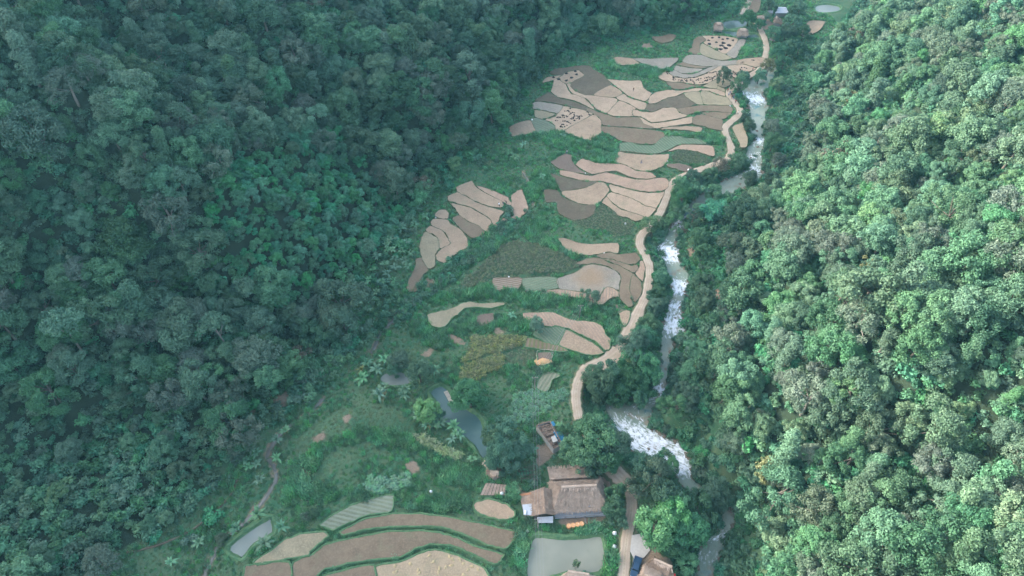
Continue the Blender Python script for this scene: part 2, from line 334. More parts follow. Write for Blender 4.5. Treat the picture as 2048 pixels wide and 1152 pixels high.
MAT['straw'] = plain('loose_straw', (.42,.33,.19), .95, .4, 4)
MAT['orangestraw'] = plain('orange_straw', (.50,.30,.15), .95, .3, 3)
MAT['wire'] = plain('cable_grey', (.25,.25,.25), .6, .1, 3)
MAT['carpaint'] = plain('dark_blue_paint', (.025,.055,.10), .3, .1, 3); MAT['glass'] = plain('car_glass', (.02,.03,.04), .1, .1, 3)
MAT['tyre'] = plain('black_rubber', (.02,.02,.02), .9, .2, 3); MAT['red'] = plain('red_paint', (.55,.05,.04), .5, .15, 3)
MAT['rock'] = plain('wet_rock', (.19,.155,.115), .8, .45, 1.2)
MAT['bamboopole'] = plain('dry_bamboo', (.50,.44,.35), .7, .2, 5)

# ------------------------------------------------------------------ object helpers
def tag(o, label=None, cat=None, group=None, kind=None):
    for k, v in (('label', label), ('category', cat), ('group', group), ('kind', kind)):
        if v: o[k] = v
    return o
def mesh_obj(name, verts, faces, mats, parent=None, midx=None, loc=None):
    me = bpy.data.meshes.new(name)
    if isinstance(faces, np.ndarray):
        n, k = faces.shape; me.vertices.add(len(verts)); me.vertices.foreach_set('co', np.asarray(verts, np.float32).ravel())
        me.loops.add(n * k); me.loops.foreach_set('vertex_index', faces.ravel().astype(np.int32))
        me.polygons.add(n); me.polygons.foreach_set('loop_start', np.arange(0, n * k, k, dtype=np.int32)); me.polygons.foreach_set('loop_total', np.full(n, k, np.int32))
        me.update(calc_edges=True); me.validate()
    else:
        me.from_pydata([tuple(v) for v in verts], [], faces); me.update()
    for m in (mats if isinstance(mats, (list, tuple)) else [mats]): me.materials.append(m)
    if midx is not None: me.polygons.foreach_set('material_index', np.asarray(midx, np.int32))
    o = bpy.data.objects.new(name, me); col.objects.link(o)
    if parent is not None: o.parent = parent
    if loc is not None: o.location = loc
    return o
def fattr(o, name, vals, typ='FLOAT', dom='POINT'):
    a = o.data.attributes.new(name, typ, dom)
    a.data.foreach_set('vector' if typ == 'FLOAT_VECTOR' else 'value', np.asarray(vals, np.int32 if typ == 'INT' else np.float32).ravel())
def empty(name, loc, rz=0, label=None, cat=None, group=None):
    o = bpy.data.objects.new(name, None); col.objects.link(o); o.location = loc; o.rotation_euler = (0, 0, rz); o.empty_display_size = .5
    return tag(o, label, cat, group)
class MB:
    def __init__(s): s.v = []; s.f = []
    def box(s, c, d, rz=0.0, top=1.0):
        i = len(s.v); cx, cy, cz = c; a, b, h = d[0] / 2, d[1] / 2, d[2] / 2; ca, sa = math.cos(rz), math.sin(rz)
        for z, k in ((-h, 1), (h, top)):
            for x, y in ((-a, -b), (a, -b), (a, b), (-a, b)):
                s.v.append((cx + (x * ca - y * sa) * k, cy + (x * sa + y * ca) * k, cz + z))
        s.f += [tuple(i + q for q in f) for f in ((3,2,1,0),(4,5,6,7),(0,1,5,4),(1,2,6,5),(2,3,7,6),(3,0,4,7))]; return s
    def tube(s, path, rad, n=6, cap=True):
        path = [Vector(p) for p in path]; rad = rad if hasattr(rad, '__len__') else [rad] * len(path); i0 = len(s.v)
        for k, p in enumerate(path):
            t = (path[min(k + 1, len(path) - 1)] - path[max(k - 1, 0)]).normalized(); ax = Vector((0, 0, 1)) if abs(t.z) < .9 else Vector((1, 0, 0))
            u = t.cross(ax).normalized(); w = t.cross(u)
            for j in range(n):
                a = 2 * math.pi * j / n; s.v.append(tuple(p + (u * math.cos(a) + w * math.sin(a)) * rad[k]))
        for k in range(len(path) - 1):
            for j in range(n):
                a = i0 + k * n + j; b = i0 + k * n + (j + 1) % n; s.f.append((a, b, b + n, a + n))
        if cap:
            s.f.append(tuple(i0 + j for j in range(n))[::-1]); e = i0 + (len(path) - 1) * n; s.f.append(tuple(e + j for j in range(n)))
        return s
    def quad(s, a, b, c, d): i = len(s.v); s.v += [a, b, c, d]; s.f.append((i, i+1, i+2, i+3)); return s
    def build(s, name, mat, parent=None, loc=None, smooth=False):
        o = mesh_obj(name, s.v, s.f, mat, parent, loc=loc)
        if smooth: o.data.polygons.foreach_set('use_smooth', [True] * len(o.data.polygons))
        return o
def copy_tree(o, parent=None):
    c = o.copy(); col.objects.link(c); c.parent = parent
    for ch in list(o.children): copy_tree(ch, c)
    return c

# ------------------------------------------------------------------ fields, ponds, roads
FIELDS = []   # (soil key, zone, rows, green, points)
def fd(key, zone, pts, rows=None, green=0.0): FIELDS.append((key, zone, rows, green, pts))
TR = (.9, 1.1, .45, (.16,.19,.11))
fd('dark','A',[(640,290),(700,240),(860,225),(960,203),(1130,200),(1200,255),(1330,325),(1345,370),(1420,435),(1180,570),(1090,570),(960,520),(900,460),(920,400),(1085,330),(1040,275),(990,250),(840,282),(795,322),(680,310)])
fd('tan','A',[(845,290),(990,257),(1035,285),(1080,325),(960,385),(920,410),(845,430),(745,368),(805,328)])
fd('tan','A',[(545,415),(600,350),(790,325),(700,375),(620,400)])
fd('tanb','A',[(690,382),(740,372),(840,445),(865,505),(915,562),(1055,592),(1105,640),(1210,755),(1185,755),(1110,715),(990,655),(860,622),(735,596),(652,528),(678,450)])
fd('tanb','A',[(858,442),(905,422),(900,470),(960,528),(1090,578),(1180,582),(1400,604),(1505,640),(1358,806),(1270,772),(1225,745),(1155,668),(1105,620),(930,555),(882,490)])
fd('tan','A',[(1195,572),(1420,452),(1570,545),(1468,603)])
fd('tanb','A',[(1378,375),(1500,385),(1650,395),(1780,390),(1820,420),(1830,480),(1880,520),(1938,555),(1868,652),(1720,617),(1640,585),(1582,538),(1442,430)])
fd('tanb','A',[(1490,605),(1585,562),(1650,614),(1876,682),(1838,770),(1765,752),(1662,688),(1522,638)])
fd('tanb','A',[(1518,652),(1660,700),(1736,745),(1702,790),(1706,842),(1490,846),(1372,808)])
fd('dark','A',[(630,545),(735,612),(860,642),(990,678),(1120,735),(1100,772),(900,720),(600,655),(450,645)])
fd('brown','A',[(1130,745),(1250,792),(1370,828),(1480,862),(1770,864),(1835,940),(1985,1003),(1600,980),(1320,960),(1300,890),(1230,830),(1110,778)])
fd('brown','D',[(1300,20),(1600,35),(1990,74),(2140,112),(2130,170),(2060,220),(1960,243),(1760,233),(1570,208),(1440,138),(1310,75)])
fd('grey','A',[(410,700),(450,668),(520,662),(800,714),(738,806),(700,802),(560,768),(430,748)])
fd('gtan','A',[(442,768),(560,783),(700,820),(660,850),(540,885),(452,850)])
fd('tanb','A',[(812,718),(960,748),(1080,773),(1178,820),(800,1033),(712,1038),(705,960),(640,918),(580,890),(710,852),(752,800)])
fd('tan','A',[(1185,833),(1250,862),(1298,912),(1288,1000),(1296,1062),(1160,1148),(1100,1148),(990,1108),(900,1078),(803,1043)])
fd('tan','A',[(120,1000),(200,940),(388,903),(467,1040),(340,1075),(200,1110),(140,1090)])
fd('ggreen','A',[(403,902),(450,870),(560,890),(640,932),(698,972),(690,1040),(482,1055)],(1.0,1.0,.5,(.12,.15,.10)))
fd('tan','A',[(1440,120),(1500,87),(1700,113),(1785,175),(1650,193),(1500,180)])
fd('grey','C',[(430,748),(640,752),(1000,742),(900,848),(830,887),(640,838),(525,800)])
fd('tanb','B',[(87,662),(172,558),(320,513),(420,513),(540,522),(700,488),(788,490),(768,518),(560,543),(460,588),(350,608),(270,643),(200,677),(130,687)])
fd('dark','B',[(62,768),(97,693),(200,692),(280,652),(350,617),(470,597),(560,562),(578,600),(648,640),(716,690),(640,720),(500,760),(460,738),(400,728),(260,748),(160,787)])
fd('gtan','B',[(568,552),(758,532),(806,692),(722,690),(592,600)])
fd('gtan','B',[(778,532),(880,532),(1000,582),(1100,602),(1148,642),(1182,698),(1000,700),(822,693)])
fd('tanb','B',[(802,492),(980,503),(1078,543),(1086,588),(1000,568),(883,523),(792,518)])
fd('gtan','B',[(832,448),(985,372),(998,368),(972,493),(812,465)])
fd('gtan','B',[(1008,367),(1100,362),(1255,372),(1108,468),(1070,478),(1000,450)])
fd('gtan','B',[(990,462),(1070,492),(1092,533),(990,500)])
fd('brown','B',[(472,755),(720,714),(820,708),(1138,713),(1188,760),(1158,798),(950,782),(760,788),(600,828),(520,798)])
fd('brown','B',[(783,805),(960,797),(1168,806),(1060,885),(920,850)])
fd('brown','B',[(672,870),(778,818),(1048,890),(1048,980),(1058,1030),(900,1000),(820,970),(690,950)])
fd('tanb','B',[(-80,762),(-30,772),(0,787),(160,797),(300,742),(420,737),(460,747),(500,802),(617,845),(400,892),(180,922),(130,918),(30,858),(0,848),(-80,838),(-93,800)])
fd('tanb','B',[(-60,862),(30,873),(120,932),(200,937),(420,907),(660,852),(678,890),(648,938),(380,973),(240,998),(100,993),(0,918)])
fd('tan','B',[(250,1012),(380,988),(600,978),(740,983),(798,1000),(760,1053),(600,1022),(420,1012)])
fd('tanb','C',[(1312,457),(1560,462),(1770,502),(1608,688),(1480,628),(1332,553),(1362,505)])
fd('grey','C',[(1787,507),(1868,512),(1738,733),(1682,733),(1628,690)])
fd('gtan','C',[(1313,558),(1480,642),(1600,692),(1686,745),(1560,768),(1440,748),(1292,688),(1282,600)])
fd('brown','C',[(1200,520),(1250,472),(1338,467),(1348,510),(1278,560),(1272,688),(1150,678),(1130,658),(1180,600)])
fd('grey','C',[(1083,740),(1140,703),(1290,702),(1420,752),(1560,783),(1748,772),(1738,828),(1400,848),(1180,828),(1063,788)])
fd('brown','C',[(1000,830),(1062,797),(1200,837),(1388,857),(1300,870),(1150,860)])
fd('grey','C',[(942,860),(990,842),(1150,872),(1308,882),(1250,920),(1160,938),(1040,933),(962,900)])
fd('grey','C',[(882,930),(932,892),(1050,942),(1160,952),(1260,927),(1400,862),(1518,842),(1358,930),(1220,983),(1080,998),(952,975)])
fd('tanb','C',[(742,980),(840,902),(880,942),(960,987),(1080,1007),(1230,992),(1370,937),(1530,842),(1588,850),(1638,900),(1778,940),(1778,998),(1500,998),(1400,1058),(1220,1083),(1050,1048),(940,1048),(850,1038)])
fd('tanb','C',[(1603,842),(1820,823),(1988,872),(1960,898),(1790,938),(1652,890)])
fd('tan','C',[(1763,770),(1990,737),(2100,742),(2050,838),(1990,857),(1830,813),(1753,828)])
fd('brown','C',[(850,1052),(1050,1062),(1220,1097),(1328,1092),(1100,1128),(950,1138)])
fd('dpink','D',[(662,470),(830,367),(928,402),(908,430),(950,512),(1078,610),(1148,633),(900,588),(770,558),(692,510)])
fd('pink','D',[(972,510),(1040,437),(1130,452),(1220,483),(1380,492),(1560,503),(1660,543),(1760,593),(1930,608),(1996,670),(1880,687),(1700,672),(1500,588),(1350,593),(1182,627)])
fd('pink','D',[(777,577),(950,608),(1060,638),(1180,648),(1350,608),(1450,628),(1700,692),(1880,702),(2000,683),(2110,678),(2157,720),(2138,808),(2050,847),(1900,852),(1700,822),(1500,768),(1370,733),(1280,713),(1100,713),(960,688),(780,638)])
fd('dark','D',[(622,612),(760,658),(960,703),(1100,723),(1246,718),(1130,778),(1000,813),(790,837),(742,770)])
fd('tan','D',[(803,850),(1000,828),(1140,788),(1250,733),(1348,747),(1396,840),(1328,928),(1230,1013),(1150,1017),(1000,997),(900,947),(813,900)])
fd('dark','E',[(312,2),(480,2),(528,82),(700,163),(818,193),(968,198),(930,318),(800,368),(680,378),(560,328),(490,268),(468,150),(340,150)])
fd('tanb','D',[(1397,762),(1500,787),(1700,843),(1900,872),(2060,864),(2108,850),(2078,918),(1998,1056),(1860,1027),(1720,947),(1600,907),(1432,848)])
fd('tanb','E',[(1113,72),(1170,33),(1440,108),(1560,183),(1736,237),(1638,343),(1500,308),(1300,237),(1182,158)])
fd('tan','E',[(1052,160),(1110,88),(1180,172),(1300,252),(1617,352),(1480,398),(1380,348),(1260,328),(1180,238)])
fd('tan','D',[(1522,337),(1620,362),(1900,383),(2050,378),(2158,373),(2158,420),(2098,518),(2000,558),(1930,588),(1760,578),(1652,528),(1560,488),(1462,470)])
fd('pink','F',[(342,338),(500,261),(640,250),(920,270),(953,388),(890,388),(740,338),(500,308)])
fd('ggreen','F',[(-120,222),(0,262),(180,256),(260,178),(360,133),(480,143),(620,168),(800,188),(846,238),(640,240),(500,244),(330,332),(180,365),(0,355),(-100,338),(-250,328),(-250,235)],(-.55,1.1,.55,(.06,.14,.075)),.5)
fd('dpink','F',[(362,502),(500,493),(650,533),(668,570),(590,598),(480,558),(362,530)])
fd('sand','F',[(1182,40),(1230,2),(1308,-20),(1368,150),(1368,270),(1300,288),(1262,200)])
fd('tan','G',[(732,212),(918,142),(958,202),(1078,292),(1327,418),(1288,478),(1130,457),(960,397),(850,327),(742,273)])
fd('pink','G',[(972,203),(1100,233),(1250,288),(1378,353),(1428,430),(1408,453),(1330,413),(1200,343),(1082,278)])
fd('tan','G',[(612,340),(730,288),(850,343),(960,408),(1130,473),(1327,530),(1278,590),(1228,758),(1202,758),(1172,640),(1062,560),(900,468),(730,428),(622,388)])
fd('tan','G',[(642,422),(740,443),(880,478),(1000,543),(1157,642),(1182,773),(1110,797),(1030,728),(960,688),(872,648),(792,598),(742,540),(702,480)])
fd('brown','G',[(672,620),(758,583),(870,663),(1000,713),(1087,800),(1050,832),(930,867),(830,797),(752,718)])
fd('pink','G',[(1423,332),(1470,293),(1553,248),(1587,332),(1637,470),(1617,540),(1480,647),(1432,628),(1422,500),(1432,400)])
fd('pink','G',[(1302,650),(1350,598),(1428,640),(1340,692),(1302,688)])
fd('tan','G',[(452,570),(500,512),(580,512),(618,552),(608,618),(550,623),(462,598)])
fd('tan','G',[(412,642),(480,623),(600,638),(648,692),(760,753),(848,852),(868,960),(858,1000),(700,1078),(640,1138),(560,1188),(482,1148),(462,1090),(542,1000),(652,950),(612,850),(552,770),(402,702)])
fd('tan','G',[(382,712),(500,753),(578,822),(618,902),(646,940),(540,998),(502,988),(492,880),(442,830),(332,780)])
fd('gtan','G',[(292,832),(330,793),(440,843),(488,892),(502,990),(448,1080),(448,1180),(428,1240),(370,1260),(312,1190),(272,1080),(257,960)])
fd('brown','H',[(332,112),(400,97),(438,160),(487,260),(418,310),(388,440),(338,518),(250,528),(217,470),(272,330),(332,200)])
fd('brown','H',[(450,392),(500,342),(558,362),(568,412),(528,460),(460,488),(432,450)])
fd('gtan','H',[(482,832),(560,803),(700,773),(830,733),(900,693),(1000,663),(1150,682),(1440,672),(1458,700),(1300,738),(1130,723),(960,738),(880,808),(780,878),(700,978),(560,978),(502,920)])
fd('dpink','H',[(1092,870),(1180,823),(1328,803),(1318,900),(1258,958),(1150,968)])
fd('brown','H',[(1327,362),(1520,348),(1690,362),(1640,488),(1500,498),(1347,518)],(1.35,.8,.4,(.38,.30,.24)))
fd('ggreen','I',[(32,362),(300,343),(462,338),(487,480),(350,508),(140,543),(62,520)],(1.2,.9,.45,(.13,.20,.12)),.5)
fd('grey','I',[(482,362),(700,293),(830,203),(960,188),(1120,223),(1238,283),(1287,340),(1268,420),(1258,508),(1110,468),(1000,587),(900,547),(700,518),(500,488)])
fd('pink','I',[(262,560),(350,517),(480,503),(700,528),(900,563),(1020,600),(1112,478),(1248,522),(1258,600),(1180,598),(1060,687),(960,687),(840,638),(680,602),(420,563)],(.12,.9,.4,(.20,.17,.12)))
fd('brown','I',[(702,172),(820,123),(950,98),(1050,113),(1130,163),(1280,203),(1378,263),(1456,312),(1418,340),(1398,480),(1418,610),(1428,640),(1437,700),(1400,728),(1302,640),(1272,560),(1292,400),(1302,340),(1242,268),(1120,202),(960,167),(830,177)],None,.25)
fd('brown','I',[(982,72),(1130,33),(1250,57),(1478,43),(1518,82),(1538,120),(1478,168),(1400,177),(1280,147),(1180,112),(1060,102)],None,.1)
fd('brown','I',[(1072,113),(1190,128),(1300,163),(1420,198),(1498,193),(1518,220),(1458,288),(1380,247),(1260,187)],None,.15)
fd('pink','I',[(1542,142),(1578,152),(1597,260),(1568,398),(1482,300),(1530,222)])
fd('brown','I',[(1432,342),(1468,323),(1547,430),(1547,560),(1478,657),(1432,600),(1412,480)],None,.1)
fd('tan','E',[(372,582),(420,613),(560,618),(700,663),(830,693),(980,693),(1257,683),(1247,807),(1130,787),(960,827),(720,827),(602,770),(542,690),(502,640)])
fd('pink','J',[(162,60),(200,33),(540,33),(660,78),(830,133),(1000,143),(1118,173),(1198,233),(1218,312),(1287,382),(1268,498),(1212,498),(1102,398),(1000,347),(850,287),(740,227),(600,202),(470,207),(330,158),(182,98)],(-.45,.9,.4,(.22,.18,.13)))
fd('tan','J',[(722,258),(840,313),(960,373),(1058,422),(1187,532),(1197,550),(1040,573),(920,548),(760,498),(628,438)])
fd('ggreen','J',[(302,320),(380,193),(460,223),(600,218),(706,247),(608,438),(480,418)],(-.7,.8,.5,(.05,.13,.07)),.4)
fd('brown','J',[(212,357),(330,373),(460,423),(620,453),(738,520),(500,518),(300,478),(192,468)],(.1,1.2,.75,(.11,.13,.05)))
fd('dpink','J',[(362,548),(518,542),(528,600),(480,688),(380,707),(357,640)])
fd('ggreen','J',[(422,812),(520,783),(638,832),(540,898),(480,1038),(342,988)],(.5,1.0,.4,(.30,.26,.19)),.2)
fd('tan','J',[(1402,40),(1500,3),(1537,30),(1500,178),(1452,198)],None,.2)
fd('ggreen','L',[(702,850),(840,762),(920,722),(1060,682),(1133,678),(1128,768),(1000,787),(880,836),(782,872)],(-1.35,1.0,.4,(.25,.27,.22)),.3)
fd('brown','P',[(682,1063),(727,1040),(785,1028),(860,1030),(928,1040),(985,1053),(1034,1064),(1025,1083),(1010,1096),(985,1091),(950,1078),(915,1063),(880,1052),(780,1052),(730,1058),(690,1068)])
fd('gtan','N',[(650,980),(900,803),(1050,703),(1250,643),(1475,623),(1535,660),(1495,700),(1328,848),(1278,895),(1050,945),(720,1005)])
fd('brown','P',[(586,1160),(587,1125),(625,1108),(652,1089),(702,1077),(760,1066),(830,1062),(880,1066),(915,1076),(945,1091),(985,1103),(1008,1109),(998,1124),(988,1128),(965,1117),(935,1102),(900,1090),(860,1088),(830,1097),(800,1112),(760,1117),(710,1123),(650,1137),(625,1160)])
fd('brown','N',[(540,1060),(560,1022),(640,1015),(1065,985),(1075,1250),(540,1250)])
fd('sand','P',[(752,1133),(802,1124),(840,1107),(870,1100),(905,1107),(950,1127),(973,1141),(975,1180),(752,1180)])
fd('brown','P',[(640,1156),(700,1138),(748,1132),(748,1180),(640,1180)])
fd('tan','M',[(-35,640),(60,622),(180,652),(238,702),(228,748),(130,758),(0,718),(-42,680)])
fd('tan','Q',[(1032,400),(1150,268),(1338,273),(1288,370),(1120,468),(1042,448)])
fd('brown','Q',[(372,130),(420,2),(518,2),(498,120),(440,178)])
fd('brown','C',[(670,470),(800,462),(900,430),(970,455),(920,520),(800,545),(700,510)],None,.2)
POND = [('pond','P',[(1068,1079),(1085,1076),(1120,1080),(1160,1079),(1195,1074),(1203,1079),(1208,1110),(1206,1132),(1192,1144),(1165,1143),(1140,1141),(1105,1150),(1060,1160),(1055,1130),(1060,1100)],'wide grey-green fish pond'),
 ('greypond','N',[(372,800),(800,492),(848,512),(868,600),(830,650),(640,760),(520,908),(482,912)],'slanted grey fish pond'),
 ('bluepond','P',[(862,786),(880,774),(893,780),(905,800),(925,815),(950,830),(962,845),(965,858),(975,880),(978,908),(965,915),(950,890),(925,870),(900,850),(885,840),(880,810)],'blue-green pond with floating raft'),
 ('greypond','O',[(392,505),(440,440),(560,402),(680,420),(790,470),(770,540),(700,570),(560,578),(470,560)],'small grey pond among bananas'),
 ('greenpond','C',[(1590,275),(1850,263),(1858,330),(1700,368),(1620,368)],'dark green pond by the upper huts'),
 ('greenpond','C',[(1620,405),(1760,412),(1900,442),(2000,442),(2037,488),(1800,488),(1600,430)],'lower dark green pond by the huts'),
 ('greypond','Q',[(1232,82),(1380,63),(1527,93),(1487,148),(1262,163)],'pale pond behind the right ridge')]
field_polys = []; pond_polys = []
for i, (key, zone, rows, green, pts) in enumerate(FIELDS):
    e = .28 + (.12 if np.mean([q[1] for q in full(zone, pts)]) < 640 else .4) * ((i * 0.381966) % 1.0) + 0.0015 * i
    p = ring(world_pts(zone, pts, e)); p = p + rs.normal(0, .09, p.shape)
    if np.sum(p[:, 0] * np.roll(p[:, 1], -1) - np.roll(p[:, 0], -1) * p[:, 1]) < 0: p = p[::-1]
    field_polys.append((p, e))
for key, zone, pts, lab in POND:
    p = smooth_loop(world_pts(zone, pts, -.45), 4)
    if np.sum(p[:, 0] * np.roll(p[:, 1], -1) - np.roll(p[:, 0], -1) * p[:, 1]) < 0: p = p[::-1]
    pond_polys.append(p)
def offset(p, d):
    t = np.roll(p, -2, 0) - np.roll(p, 2, 0); t /= np.linalg.norm(t, axis=1)[:, None] + 1e-9
    return p + np.stack([t[:, 1], -t[:, 0]], 1) * d
ROADPX = [(1512,44),(1518,54),(1528,74),(1533,95),(1530,116),(1520,138),(1498,152),(1478,166),(1461,180),(1458,191),(1469,205),(1479,217),(1477,229),(1462,243),(1450,256),(1454,275),(1461,290),(1462,306),(1452,320),
          (1420,332),(1386,344),(1360,355),(1345,367),(1335,387),(1327,410),(1314,436),(1298,456),(1283,470),(1279,488),(1288,506),(1298,530),(1298,560),(1292,590),(1280,616),(1268,645),(1252,678),(1238,702),(1208,724),(1175,740),
          (1160,756),(1153,776),(1152,800),(1156,830),(1163,856),(1180,890),(1205,918),(1226,940),(1248,962),(1261,990),(1263,1020),(1257,1056),(1251,1100),(1247,1152),(1244,1200),(1240,1300)]
road_c = smooth_line(np.array([W(a, b, .3)[:2] for a, b in ROADPX]), 5)
road_w = np.interp(np.linspace(0, 1, len(road_c)), np.linspace(0, 1, len(ROADPX)), [1.42 + (1.0 if 34 <= i <= 38 else 0) + (.9 if 45 <= i <= 47 else 0) for i in range(len(ROADPX))])
road_t = np.gradient(road_c, axis=0); road_t /= np.linalg.norm(road_t, axis=1)[:, None]; road_n = np.stack([-road_t[:, 1], road_t[:, 0]], 1)
PATHPX = [(1487,30),(1493,18),(1500,4),(1510,-20)]
YARDS = [('M',[(400,230),(470,240),(520,290),(500,330),(420,390),(385,360)]), ('M',[(390,100),(485,70),(580,240),(510,280)]), ('M',[(530,740),(880,730),(860,770),(560,810)]), ('M',[(840,470),(920,395),(1010,480),(1100,560),(1120,600),(1040,640),(900,540)]),
         ('M',[(215,500),(280,540),(340,570),(300,590),(230,560)]), ('Rr',[(330,960),(430,930),(600,1030),(610,1160),(300,1160)]), ('P',[(545,815),(575,792),(590,800),(570,822),(548,828)]), ('P',[(505,828),(520,822),(518,838),(506,840)]),
         ('P',[(628,885),(650,872),(655,885),(632,895)]), ('P',[(690,845),(705,838),(708,852),(694,858)]), ('P',[(605,935),(625,940),(618,955),(602,950)]), ('K',[(640,350),(780,310),(880,340),(970,430),(900,450),(800,400)]), ('K',[(370,580),(520,500),(580,550),(450,600)]),
         ('K',[(1340,230),(1430,240),(1480,310),(1350,320)]), ('L',[(1205,490),(1270,480),(1295,520),(1250,560),(1215,530)]), ('Q',[(450,210),(560,180),(620,190),(640,280),(560,330),(470,300)]), ('Q',[(520,290),(640,270),(700,310),(600,380),(530,360)]),
         ('I',[(1240,700),(1300,760),(1380,800),(1330,960),(1290,940),(1270,820)]), ('C',[(560,560),(640,555),(680,600),(600,630),(530,600)]), ('F',[(1600,660),(1780,680),(1760,740),(1640,730)]), ('X',[(330,590),(430,600),(400,650),(320,670)]), ('X',[(110,290),(230,290),(240,330),(120,340)])]
YARD_POLYS = [world_pts(z, p, .1) for z, p in YARDS]
CROPS = [('corn_field','K',[(1010,350),(1100,332),(1240,350),(1420,322),(1600,332),(1740,352),(1738,470),(1600,488),(1420,518),(1330,598),(1240,560),(1100,628),(920,680),(1000,560),(1060,450)],'corn',1.0,'tall yellowing maize in rows on the knoll'),
 ('corn_field','K',[(900,800),(960,712),(1100,652),(1340,582),(1450,552),(1468,730),(1380,768),(1240,838),(1060,938),(890,918)],'corn',1.0,'lower patch of yellowing maize beside the blue pond'),
 ('crop_field','P',[(924,561),(952,543),(985,512),(1000,495),(1030,485),(1075,490),(1110,505),(1150,525),(1163,532),(1140,545),(1112,552),(1040,556),(990,555),(960,570),(940,578),(920,582)],'darkcrop',.8,'brown-green crop covering the rounded mound'),
 ('crop_field','P',[(1025,790),(1045,780),(1075,778),(1100,785),(1130,775),(1135,790),(1115,810),(1090,825),(1060,840),(1025,848),(1018,820)],'crop',.9,'pale green leafy crop below the power pole'),
 ('crop_field','P',[(728,968),(740,955),(780,958),(800,950),(820,946),(822,970),(800,978),(770,985),(735,985)],'crop',1.1,'pale bushy crop patch on the lower terrace'),
 ('crop_field','F',[(402,400),(500,322),(640,332),(800,392),(918,460),(850,508),(650,498),(422,468)],'darkcrop',.9,'dull green crop in the bend of the road'),
 ('crop_field','K',[(1482,560),(1720,482),(1878,540),(1878,688),(1640,718),(1482,698)],'darkcrop',.6,'low dark crop beside the straw plot'),
 ('crop_field','E',[(650,400),(930,330),(1040,180),(1180,260),(1300,360),(1460,420),(1440,560),(1200,600),(1100,520),(850,500)],'darkcrop',.7,'dull bushy crop below the tan terraces'),
 ('crop_field','L',[(1260,340),(1330,330),(1450,400),(1550,440),(1520,470),(1420,440),(1320,390)],'drygrass',1.1,'grey-green reeds along the blue pond')]
CROP_POLYS = [world_pts(z, p, .1) for _, z, p, *_ in CROPS]
for p, e in field_polys: FLAT.append((offset(p, 1.0), e - .25))
for p in pond_polys: FLAT.append((offset(p, .9), -1.1))
FLAT.append((np.vstack([road_c + road_n * (road_w + .8)[:, None], (road_c - road_n * (road_w + .8)[:, None])[::-1]]), .05))

# ------------------------------------------------------------------ ground sheet
gx = np.arange(-430, 400, 1.3); gy = np.arange(-70, 560, 1.3); X, Y = np.meshgrid(gx, gy)
x = X.ravel(); y = Y.ravel(); z = terrain(x, y)
nx, ny = len(gx), len(gy); idx = np.arange(nx * ny).reshape(ny, nx)
fc = np.stack([idx[:-1, :-1], idx[:-1, 1:], idx[1:, 1:], idx[1:, :-1]], -1).reshape(-1, 4)
ground = mesh_obj('ground', np.stack([x, y, z], 1), fc, MAT['ground']); tag(ground, 'green valley floor and steep forest slopes', 'ground', kind='structure')
ground.data.polygons.foreach_set('use_smooth', np.ones(len(fc), bool))
dirt = np.zeros(len(x)); m = (np.abs(x - 10) < 150) & (y > 30)
for p in YARD_POLYS:
    d = segdist(x[m], y[m], p, closed=True); d = np.where(pip(x[m], y[m], p), d, -d); dirt[m] = np.maximum(dirt[m], SMOOTH(-1.2, 1.0, d))
d = segdist(x[m], y[m], RIV_POLY, closed=True); dirt[m] = np.maximum(dirt[m], .55 * (1 - SMOOTH(.5, 3.0, d)))
d = segdist(x[m], y[m], road_c); dirt[m] = np.maximum(dirt[m], .6 * (1 - SMOOTH(1.2, 3.6, d)))
for s in STREAMS: d = segdist(x[m], y[m], s); dirt[m] = np.maximum(dirt[m], .6 * (1 - SMOOTH(.5, 2.2, d)))
fattr(ground, 'dirt', dirt)
GRASSZ = np.array([(130,1170),(240,1100),(330,1060),(395,1015),(440,960),(465,910),(500,870),(560,840),(600,850),(560,960),(430,1400),(130,1400)], float)
aL = sL(x, y); bR = sR(x, y); qx, qy, qd = proj(x, y, z)
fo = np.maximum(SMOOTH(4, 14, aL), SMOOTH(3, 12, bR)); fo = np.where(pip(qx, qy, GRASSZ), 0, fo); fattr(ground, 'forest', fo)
def height(px_, py_): return terrain(np.atleast_1d(px_), np.atleast_1d(py_))

for i, (key, zone, rows, green, pts) in enumerate(FIELDS):
    p, e = field_polys[i]; dep = proj(p[:, 0].mean(), p[:, 1].mean(), e)[2]; w = np.interp(dep, [155, 185, 215, 330], [.72, .45, .18, .13])
    n = len(p); p = offset(p, .10); rings = [(offset(p, -.03 - .25 * w), e), (offset(p, -.05 * w), e + .2 * w + .02), (offset(p, .25 * w), e + .18 * w), (offset(p, .14 + .55 * w), e - .8)]
    v = np.vstack([np.column_stack([r + rs.normal(0, .06, r.shape), np.full(n, zz) + rs.normal(0, .03, n)]) for r, zz in rings]); v[:n, 2] = e
    v[:n, :2] = rings[0][0]; f = [tuple(range(n))]; mi = [0]
    for k in range(3):
        for j in range(n):
            a = k * n + j; b = k * n + (j + 1) % n; f.append((b, a, a + n, b + n)); mi.append(1)
    nm = 'rice_field' if key not in ('ggreen',) else 'vegetable_field'
    o = mesh_obj(nm, v, f, [soil(key, rows, green, W(1180,553,.5)[:2] if (key == 'grey' and zone == 'I') else None), MAT['bundgreen' if dep < 205 else 'bund']], midx=mi); o['kind'] = 'structure'
    bm = bmesh.new(); bm.from_mesh(o.data); bm.faces.ensure_lookup_table(); bmesh.ops.triangulate(bm, faces=[bm.faces[0]]); bm.to_mesh(o.data); bm.free()
